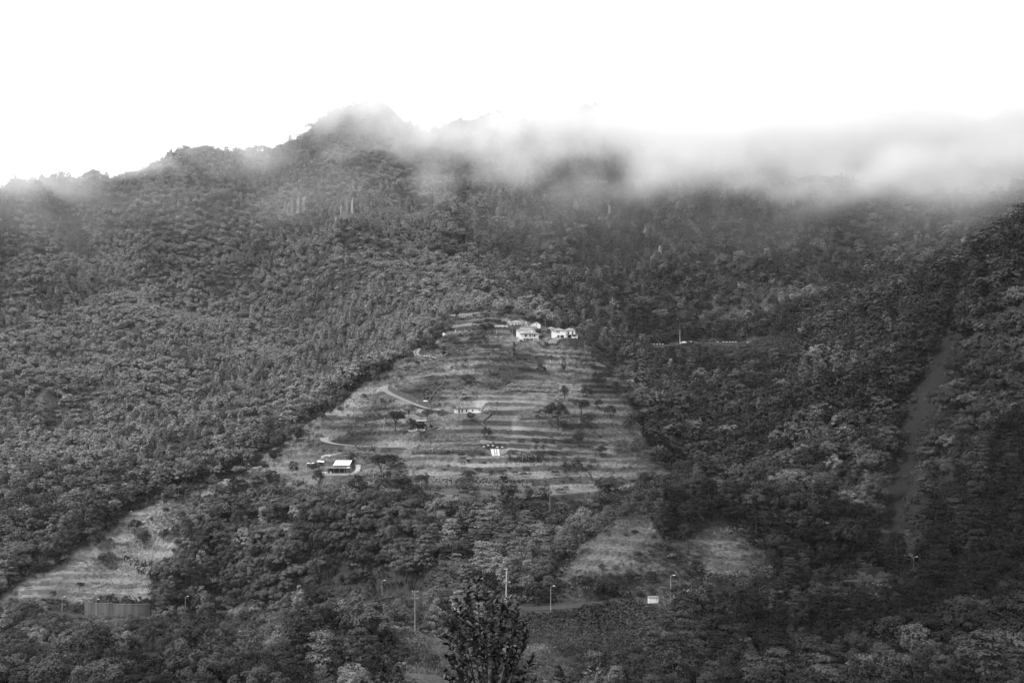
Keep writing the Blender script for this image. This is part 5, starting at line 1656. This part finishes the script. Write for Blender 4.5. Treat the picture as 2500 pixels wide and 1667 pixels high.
add_cover(riser > .25, 1.7, (385, 680), (480, 1690), .9, .7, 1.4, .9)
gp_, gi_, gs_, gt_ = map(np.concatenate, (G_pts, G_idx, G_scl, G_tone))
print('cover', len(gp_))
n = len(gp_)
scatter_object('grass', 'rough grass and weeds on the terraces, fields and banks', gp_, gi_, gs_, np.stack([np.zeros(n), np.zeros(n), rng.uniform(0, 6.28, n)], 1), gt_, gc_src)
# scrub creeping over the open ground
sp_ = [cover_points(mT, 5.0, (385, 640), (480, 1690)), cover_points(mK, 3.4, (295, 362), (1370, 1870)), cover_points(mL, 4.5, (385, 470), (-40, 500)), cover_points(mG, 3.5, (180, 262), (920, 1430)), cover_points(mB, 3.2, (190, 293), (1180, 1610)), cover_points(mC, 4.0, (300, 1000), (-40, 2300)), cover_points(mS, 4.5, (340, 600), (2100, 2420)), cover_points(riser > .3, 2.6, (385, 680), (480, 1690))]
sp_n = [len(a) for a in sp_]
p = np.concatenate(sp_)
reg = np.repeat(np.arange(8), sp_n)
pu_ = U0 + F * p[:, 0] / p[:, 1]
den = np.array([-.05, .04, -.1, -.4, .3, .2, .22, .16])[reg] + np.where(reg == 0, .22 * smooth((pu_ - 1230) / 250), 0) + 1.1 * fbm(p[:, 0], p[:, 1], 24, 3, 95)
ok = rng.uniform(0, .8, len(p)) < den
pv_ = V0 - F * p[:, 2] / p[:, 1]
for (hu, hv, hw, hh_) in [(1141, 1000, 50, 26), (830, 1150, 62, 40), (1000, 1005, 26, 18), (1030, 1045, 36, 36), (1210, 1106, 24, 20), (1330, 812, 100, 40), (990, 965, 80, 40), (240, 1430, 40, 20), (312, 1462, 34, 22)]:
    ok &= ~((np.abs(pu_ - hu) < hw) & (pv_ > hv - hh_) & (pv_ < hv + hh_ + 12))
p, reg = p[ok], reg[ok]
brow = [(20, 1436), (150, 1372), (270, 1278), (400, 1216), (490, 1192), (600, 1145), (690, 1075), (760, 1032), (860, 958), (930, 915), (1010, 868), (1060, 820), (1090, 782), (1180, 762), (1250, 760)]
brow2 = [(1400, 810), (1450, 842), (1515, 878), (1528, 930), (1545, 990), (1568, 1066), (1610, 1128), (1640, 1160), (1560, 1186), (1480, 1208), (1400, 1230), (1300, 1225), (1180, 1212), (1000, 1196), (880, 1192), (760, 1196), (640, 1182)]
eb = []
for br, cnt, sgn in ((brow, 300, 1), (brow2, 240, -1)):
    bl = np.array(br, float)
    for _ in range(cnt):
        k = rng.integers(0, len(bl) - 1)
        q = bl[k] + (bl[k + 1] - bl[k]) * rng.uniform(0, 1)
        off = abs(rng.normal(0, 16))
        u_, v_ = (q[0] + off * .8, q[1] + off * .55) if sgn > 0 else (q[0] - off * .6, q[1] - (off * .25 if q[1] > 1180 else -off * .1))
        if fbm(np.array([u_ / 1.0]), np.array([v_ / 1.0]), 60, 2, 97)[0] < -.12:
            continue
        if any(abs(u_ - hu) < hw and hv - hh_ < v_ < hv + hh_ + 12 for hu, hv, hw, hh_ in [(1141, 1000, 50, 26), (830, 1150, 62, 40), (1330, 812, 100, 40), (553, 1174, 20, 14), (1040, 868, 36, 12), (950, 950, 30, 20)]):
            continue
        eb.append(hit(u_, v_))
p = np.concatenate([p, np.array(eb)])
reg = np.concatenate([reg, np.full(len(eb), 9)])
n = len(p)
s = rng.uniform(.35, 1.05, n) * np.where(reg == 4, .7, 1) * np.where(reg == 7, .5, 1)
treeish = (reg == 9) & (rng.uniform(0, 1, n) < .6)
s[treeish] = rng.uniform(.35, .85, treeish.sum())
skind = np.where(treeish, rng.choice(['broad', 'feathery', 'tall'], n), 'bush')
scatter_object('scrub', 'low scattered scrub on the open slopes', p - np.array([0, 0, .1]), np.array([SRC_INDEX[(True, str(sk), int(k))] for sk, k in zip(skind, rng.integers(0, 3, n))]), np.stack([s * rng.uniform(.8, 1.5, n), s * rng.uniform(.8, 1.5, n), s], 1),
               np.stack([np.zeros(n), np.zeros(n), rng.uniform(0, 6.28, n)], 1), np.clip(np.where(reg == 9, .095, .055) * np.exp(rng.normal(0, .38, n)), .02, .2), wood_src)
print('scrub', n)
# undergrowth between the nearer trees
wood_m = (OPENF < .4) & (ROADF < .2) & (GY > 150) & (GY < 620)
p = cover_points(wood_m, 2.3, (160, 620))
n = len(p)
s = rng.uniform(1.6, 3.4, n)
p2 = np.concatenate([cover_points((_rb > .15) & (ROADF < .2), 1.7, (560, 760), (1440, 2040)), cover_points(mS & (fbm(GX, GY, 17, 3, 99) + .9 * np.abs(U0 + F * GS - np.interp(GV, [690, 770, 850, 930, 1010, 1100, 1200, 1300], [2350, 2340, 2312, 2285, 2250, 2215, 2202, 2198])) / 60 > .22), 1.9, (340, 640), (2120, 2400))])
s = np.concatenate([s, rng.uniform(1.1, 2.7, len(p2))])
p = np.concatenate([p, p2])
n = len(p)
scatter_object('undergrowth', 'low leafy undergrowth between the trees', p, rng.integers(3, 6, n), np.stack([s, s, s * rng.uniform(.8, 1.4, n)], 1), np.stack([np.zeros(n), np.zeros(n), rng.uniform(0, 6.28, n)], 1),
               np.clip(.055 * np.exp(rng.normal(0, .3, n)) * (1 + .6 * fbm(p[:, 0], p[:, 1], 20, 2, 91)), .02, .15), gc_src)
print('undergrowth', n)

# ------------------------------------------------------------------ the young tree close to the camera
def leafgloss(nt, out):
    a = N(nt, 'ShaderNodeAttribute', attribute_type='INSTANCER', attribute_name='tone')
    p = N(nt, 'ShaderNodeBsdfPrincipled')
    p.inputs['Roughness'].default_value = .38
    p.inputs['Specular IOR Level'].default_value = .5
    g = N(nt, 'ShaderNodeNewGeometry')
    mr = N(nt, 'ShaderNodeMapRange')
    mr.inputs['To Min'].default_value = .8
    mr.inputs['To Max'].default_value = 1.25
    nt.links.new(g.outputs['Random Per Island'], mr.inputs[0])
    nt.links.new(math_node(nt, 'MULTIPLY', a.outputs['Fac'], mr.outputs[0]), p.inputs['Base Color'])
    nt.links.new(p.outputs[0], out.inputs['Surface'])
M_GLOSSLEAF = mat('glossy_leaf', leafgloss)
YS = 20.0
def S3(u, v, y=YS):
    return Vector(P(u, v, y))
gz = float(gsamp(Z, (1195 - U0) / F * YS, YS))
root = Vector(((1195 - U0) / F * YS, YS, gz))
sap = thing('sapling', 'slender young tree with long glossy leaves rising in the foreground', 'tree', tuple(root))
trunk = MB()
trunk.tube([(0, 0, -.5), (.03, 0, 1.2), (-.02, .02, (S3(1195, 1760) - root).z)], [.085, .07, .055], 10)
trunk.build('trunk', M_BARK, sap)
fork = S3(1195, 1760) - root
TOPS = [(1163, 1418, .0), (1243, 1462, .15), (1112, 1490, -.2), (1203, 1478, -.25), (1090, 1545, .1), (1285, 1545, -.1), (1262, 1508, .2), (1140, 1455, .25), (1180, 1520, .35), (1228, 1530, -.35), (1096, 1600, -.3),
        (1298, 1610, .25), (1275, 1640, -.25), (1120, 1575, .3), (1250, 1590, .4), (1158, 1560, -.45), (1210, 1590, .1), (1110, 1650, .15), (1302, 1660, .0), (1085, 1640, .2), (1140, 1438, .1), (1186, 1440, -.1), (1226, 1472, .3), (1264, 1478, -.3), (1120, 1466, .3), (1206, 1452, .2), (1280, 1520, .3), (1100, 1520, -.3)]
leafspots = []
for k, (u, v, dy) in enumerate(TOPS):
    tip = S3(u, v, YS + dy) - root
    mid = fork.lerp(tip, .5) + Vector((random.uniform(-.05, .05) + (tip.x - fork.x) * .15, random.uniform(-.1, .1), -.05))
    a = fork + Vector((random.uniform(-.04, .04), 0, random.uniform(-.35, .0)))
    pts = []
    for i in range(13):
        t_ = i / 12
        q = a * (1 - t_) ** 2 + mid * 2 * t_ * (1 - t_) + tip * t_ * t_
        q = q + Vector((random.uniform(-.012, .012), random.uniform(-.012, .012), 0))
        pts.append(q)
    MB().tube(pts, [.022 - .018 * i / 12 for i in range(13)], 6).build('stem', M_BARK, sap)
    L = (tip - a).length
    m = int(42 + L * 19)
    for j in range(m):
        t_ = 1 - (random.random() ** 1.2) * .52
        if j < 7:
            t_ = 1 - .012 * j
        f_ = t_ * 12
        i = min(int(f_), 11)
        q = pts[i].lerp(pts[i + 1], f_ - i)
        d = (pts[i + 1] - pts[i]).normalized()
        leafspots.append((q, d, t_))
random.shuffle(leafspots)
def sap_leaf(L, W_, curl):
    V, Fc = [], []
    n = 5
    for i in range(n + 1):
        t_ = i / n
        w_ = W_ * math.sin(math.pi * (t_ * .96 + .02)) ** .8
        z = -curl * L * t_ * t_
        V += [(L * t_, -w_, z + w_ * .35), (L * t_, 0, z), (L * t_, w_, z + w_ * .35)]
    for i in range(n):
        for k in range(2):
            b = 3 * i + k
            Fc.append((b, b + 1, b + 4, b + 3))
    return np.array(V), np.array(Fc)
LV = [sap_leaf(.15, .030, c) for c in (.05, .2, .4)]
LM = [mesh_np('leaf', V, Fc, [M_GLOSSLEAF]) for V, Fc in LV]
RV, RF, nb = [], [], 0
for n_, (q, d, t_) in enumerate(leafspots):
    side = Vector((random.gauss(0, 1), random.gauss(0, 1), random.gauss(0, .25))).normalized()
    ax = (d * random.uniform(.25, 1.1) + side * random.uniform(.5, 1.1)).normalized()
    up = (Vector((0, 0, 1)) + side * -.4 + Vector((random.gauss(0, .5), random.gauss(0, .5), 0)))
    yv = up.cross(ax).normalized()
    zv = ax.cross(yv)
    from mathutils import Matrix
    M4 = Matrix((ax, yv, zv)).transposed().to_4x4()
    s = random.uniform(.65, 1.2)
    q2 = q + ax * .012
    if n_ < 295:
        o = link('leaf', LM[n_ % 3], sap)
        o.matrix_local = Matrix.Translation(q2) @ M4 @ Matrix.Diagonal((s, s, s, 1))
        o['tone'] = random.choice((.018, .026, .036, .055, .12))
    else:
        V, Fc = LV[n_ % 3]
        R3 = np.array(M4.to_3x3())
        RV.append((V * s) @ R3.T + np.array(q2))
        RF.append(Fc + nb)
        nb += len(V)
o = link('leaves', mesh_np('leaves', np.concatenate(RV), np.concatenate(RF), [M_GLOSSLEAF]), sap)
o['kind'], o['tone'] = 'stuff', .028
print('leaves', len(leafspots))

# ------------------------------------------------------------------ haze over the whole valley
hz = MB().box(-2450, 2450, -1250, 2350, -141, 700)
def hazem(nt, out):
    p = N(nt, 'ShaderNodeVolumePrincipled')
    p.inputs['Color'].default_value = (.97, .97, .97, 1)
    p.inputs['Density'].default_value = 0.00003
    nt.links.new(p.outputs[0], out.inputs['Volume'])
hzo = hz.build('haze', mat('haze', hazem))
tag(hzo, 'thin pale haze filling the valley', None, None, 'stuff')

# ------------------------------------------------------------------ the cloud bank lying on the mountain tops
def cloudm(nt, out):
    p = N(nt, 'ShaderNodeVolumePrincipled')
    p.inputs['Color'].default_value = (1, 1, 1, 1)
    p.inputs['Density'].default_value = 1.0
    nt.links.new(p.outputs[0], out.inputs['Volume'])
M_CLOUD = mat('cloud', cloudm)
# (column, row, metres ahead, half width px, half height px, half depth m, density per metre)
BLOBS = [
    # the thick bank on the right, hiding the crest
    (2300, 300, 960, 560, 190, 170, .013), (1850, 330, 1020, 420, 150, 150, .012), (2480, 410, 880, 260, 90, 110, .013), (2150, 430, 900, 260, 75, 100, .012), (1640, 400, 930, 170, 100, 80, .011), (1600, 470, 880, 120, 45, 60, .008),
    (1330, 420, 960, 210, 70, 70, .009), (1450, 310, 1130, 380, 100, 140, .016), (1130, 330, 1180, 260, 85, 100, .016), (1060, 420, 1020, 130, 42, 60, .007), (1250, 460, 930, 100, 36, 50, .007),
    (1620, 290, 1100, 380, 110, 120, .015), (1750, 450, 860, 120, 48, 60, .007), (1960, 470, 870, 220, 42, 70, .011), (2380, 470, 850, 220, 42, 70, .011),
    (2470, 230, 900, 230, 150, 110, .008), (2230, 260, 920, 230, 110, 110, .006), (1960, 300, 950, 220, 70, 100, .006), (1700, 270, 1010, 260, 70, 100, .005),
    (1200, 285, 1260, 170, 60, 60, .02), (2420, 160, 960, 680, 280, 200, .0075), (2000, 230, 980, 660, 210, 180, .006), (1500, 250, 1120, 620, 110, 160, .004),
    # mist round the peak and along the left skyline
    (1000, 320, 1200, 120, 95, 80, .016), (860, 270, 1200, 170, 95, 60, .030), (900, 330, 1150, 120, 50, 50, .005), (640, 350, 1180, 170, 52, 60, .014), (560, 400, 1120, 180, 40, 60, .004), (700, 300, 1230, 150, 52, 70, .016), (480, 350, 1170, 130, 55, 60, .008), (300, 415, 1150, 220, 38, 70, .010),
    (60, 445, 1110, 240, 55, 90, .013), (820, 370, 1120, 140, 50, 60, .003),
    # thin veil in front of the upper slopes
    (150, 600, 900, 700, 260, 200, .00042), (-100, 480, 980, 620, 150, 180, .0012), (700, 470, 980, 560, 160, 180, .0009), (1500, 520, 840, 700, 150, 150, .0008), (2200, 520, 820, 500, 110, 120, .0010), (1250, 720, 700, 1300, 240, 150, .00028), (200, 800, 760, 750, 280, 170, .00034),
    (1430, 490, 880, 120, 45, 50, .0028), (1720, 505, 850, 170, 42, 50, .0028), (2030, 510, 840, 190, 40, 50, .003), (2330, 515, 830, 200, 42, 50, .003), (1980, 400, 880, 330, 70, 80, .006)]
bmin, bmax = np.array([1e9] * 3), np.array([-1e9] * 3)
me_ = bpy.data.meshes.new('cloud_bank')
clo = link('cloud_bank', me_)
tag(clo, 'bank of white cloud lying over the mountain tops', None, None, 'stuff')
ng = bpy.data.node_groups.new('cloud_bank', 'GeometryNodeTree')
ng.is_modifier = True
ng.interface.new_socket('Geometry', in_out='OUTPUT', socket_type='NodeSocketGeometry')
nn, nl = ng.nodes, ng.links
def vmath(op, a, b):
    n = nn.new('ShaderNodeVectorMath')
    n.operation = op
    for i, x in enumerate((a, b)):
        if x is None:
            continue
        if isinstance(x, tuple):
            n.inputs[i].default_value = x
        else:
            nl.new(x, n.inputs[i])
    return n
def smath(op, a, b=None, c=None):
    n = nn.new('ShaderNodeMath')
    n.operation = op
    for i, x in enumerate((a, b, c)):
        if x is None:
            continue
        if isinstance(x, (int, float)):
            n.inputs[i].default_value = x
        else:
            nl.new(x, n.inputs[i])
    return n.outputs[0]
pos = nn.new('GeometryNodeInputPosition').outputs[0]
nz1 = nn.new('ShaderNodeTexNoise')
nz1.inputs['Scale'].default_value = 1 / 130
nz1.inputs['Detail'].default_value = 4
nz1.inputs['Roughness'].default_value = .6
nl.new(pos, nz1.inputs['Vector'])
wv = vmath('SUBTRACT', nz1.outputs['Color'], (.5, .5, .5)).outputs[0]
wv = vmath('MULTIPLY', wv, (190, 110, 120)).outputs[0]
wp = vmath('ADD', pos, wv).outputs[0]
nz2 = nn.new('ShaderNodeTexNoise')
nz2.inputs['Scale'].default_value = 1 / 60
nz2.inputs['Detail'].default_value = 6
nz2.inputs['Roughness'].default_value = .7
nl.new(pos, nz2.inputs['Vector'])
total = None
for (u, v, y, ru, rv, ry, den) in BLOBS:
    c = P(u, v, y)
    rx, rz = ru / F * y, rv / F * y
    for i, (a, b_) in enumerate(((c[0], rx), (c[1], ry), (c[2], rz))):
        bmin[i] = min(bmin[i], a - b_ * 1.1 - 40)
        bmax[i] = max(bmax[i], a + b_ * 1.1 + 40)
    q = vmath('SUBTRACT', wp, c).outputs[0]
    q = vmath('DIVIDE', q, (rx, ry, rz)).outputs[0]
    ln = nn.new('ShaderNodeVectorMath')
    ln.operation = 'LENGTH'
    nl.new(q, ln.inputs[0])
    mr = nn.new('ShaderNodeMapRange')
    mr.interpolation_type = 'SMOOTHSTEP'
    mr.inputs['From Min'].default_value = 1.08
    mr.inputs['From Max'].default_value = .05
    mr.inputs['To Min'].default_value = 0
    mr.inputs['To Max'].default_value = den
    nl.new(ln.outputs['Value'], mr.inputs[0])
    total = mr.outputs[0] if total is None else smath('ADD', total, mr.outputs[0])
mr = nn.new('ShaderNodeMapRange')
mr.inputs['From Min'].default_value = .38
mr.inputs['From Max'].default_value = .62
mr.inputs['To Min'].default_value = .14
mr.inputs['To Max'].default_value = 1.75
nl.new(nz2.outputs[0], mr.inputs[0])
total = smath('MULTIPLY', total, mr.outputs[0])
bmax[2] = min(bmax[2], 660)
vc = nn.new('GeometryNodeVolumeCube')
vc.inputs['Min'].default_value = tuple(bmin)
vc.inputs['Max'].default_value = tuple(bmax)
VOX = 6.0
for ax, i in zip('XYZ', range(3)):
    vc.inputs['Resolution ' + ax].default_value = max(8, int((bmax[i] - bmin[i]) / VOX))
nl.new(total, vc.inputs['Density'])
smn = nn.new('GeometryNodeSetMaterial')
smn.inputs['Material'].default_value = M_CLOUD
go = nn.new('NodeGroupOutput')
nl.new(vc.outputs[0], smn.inputs[0])
nl.new(smn.outputs[0], go.inputs[0])
clo.modifiers.new('cloud', 'NODES').node_group = ng
print('cloud', bmin, bmax)
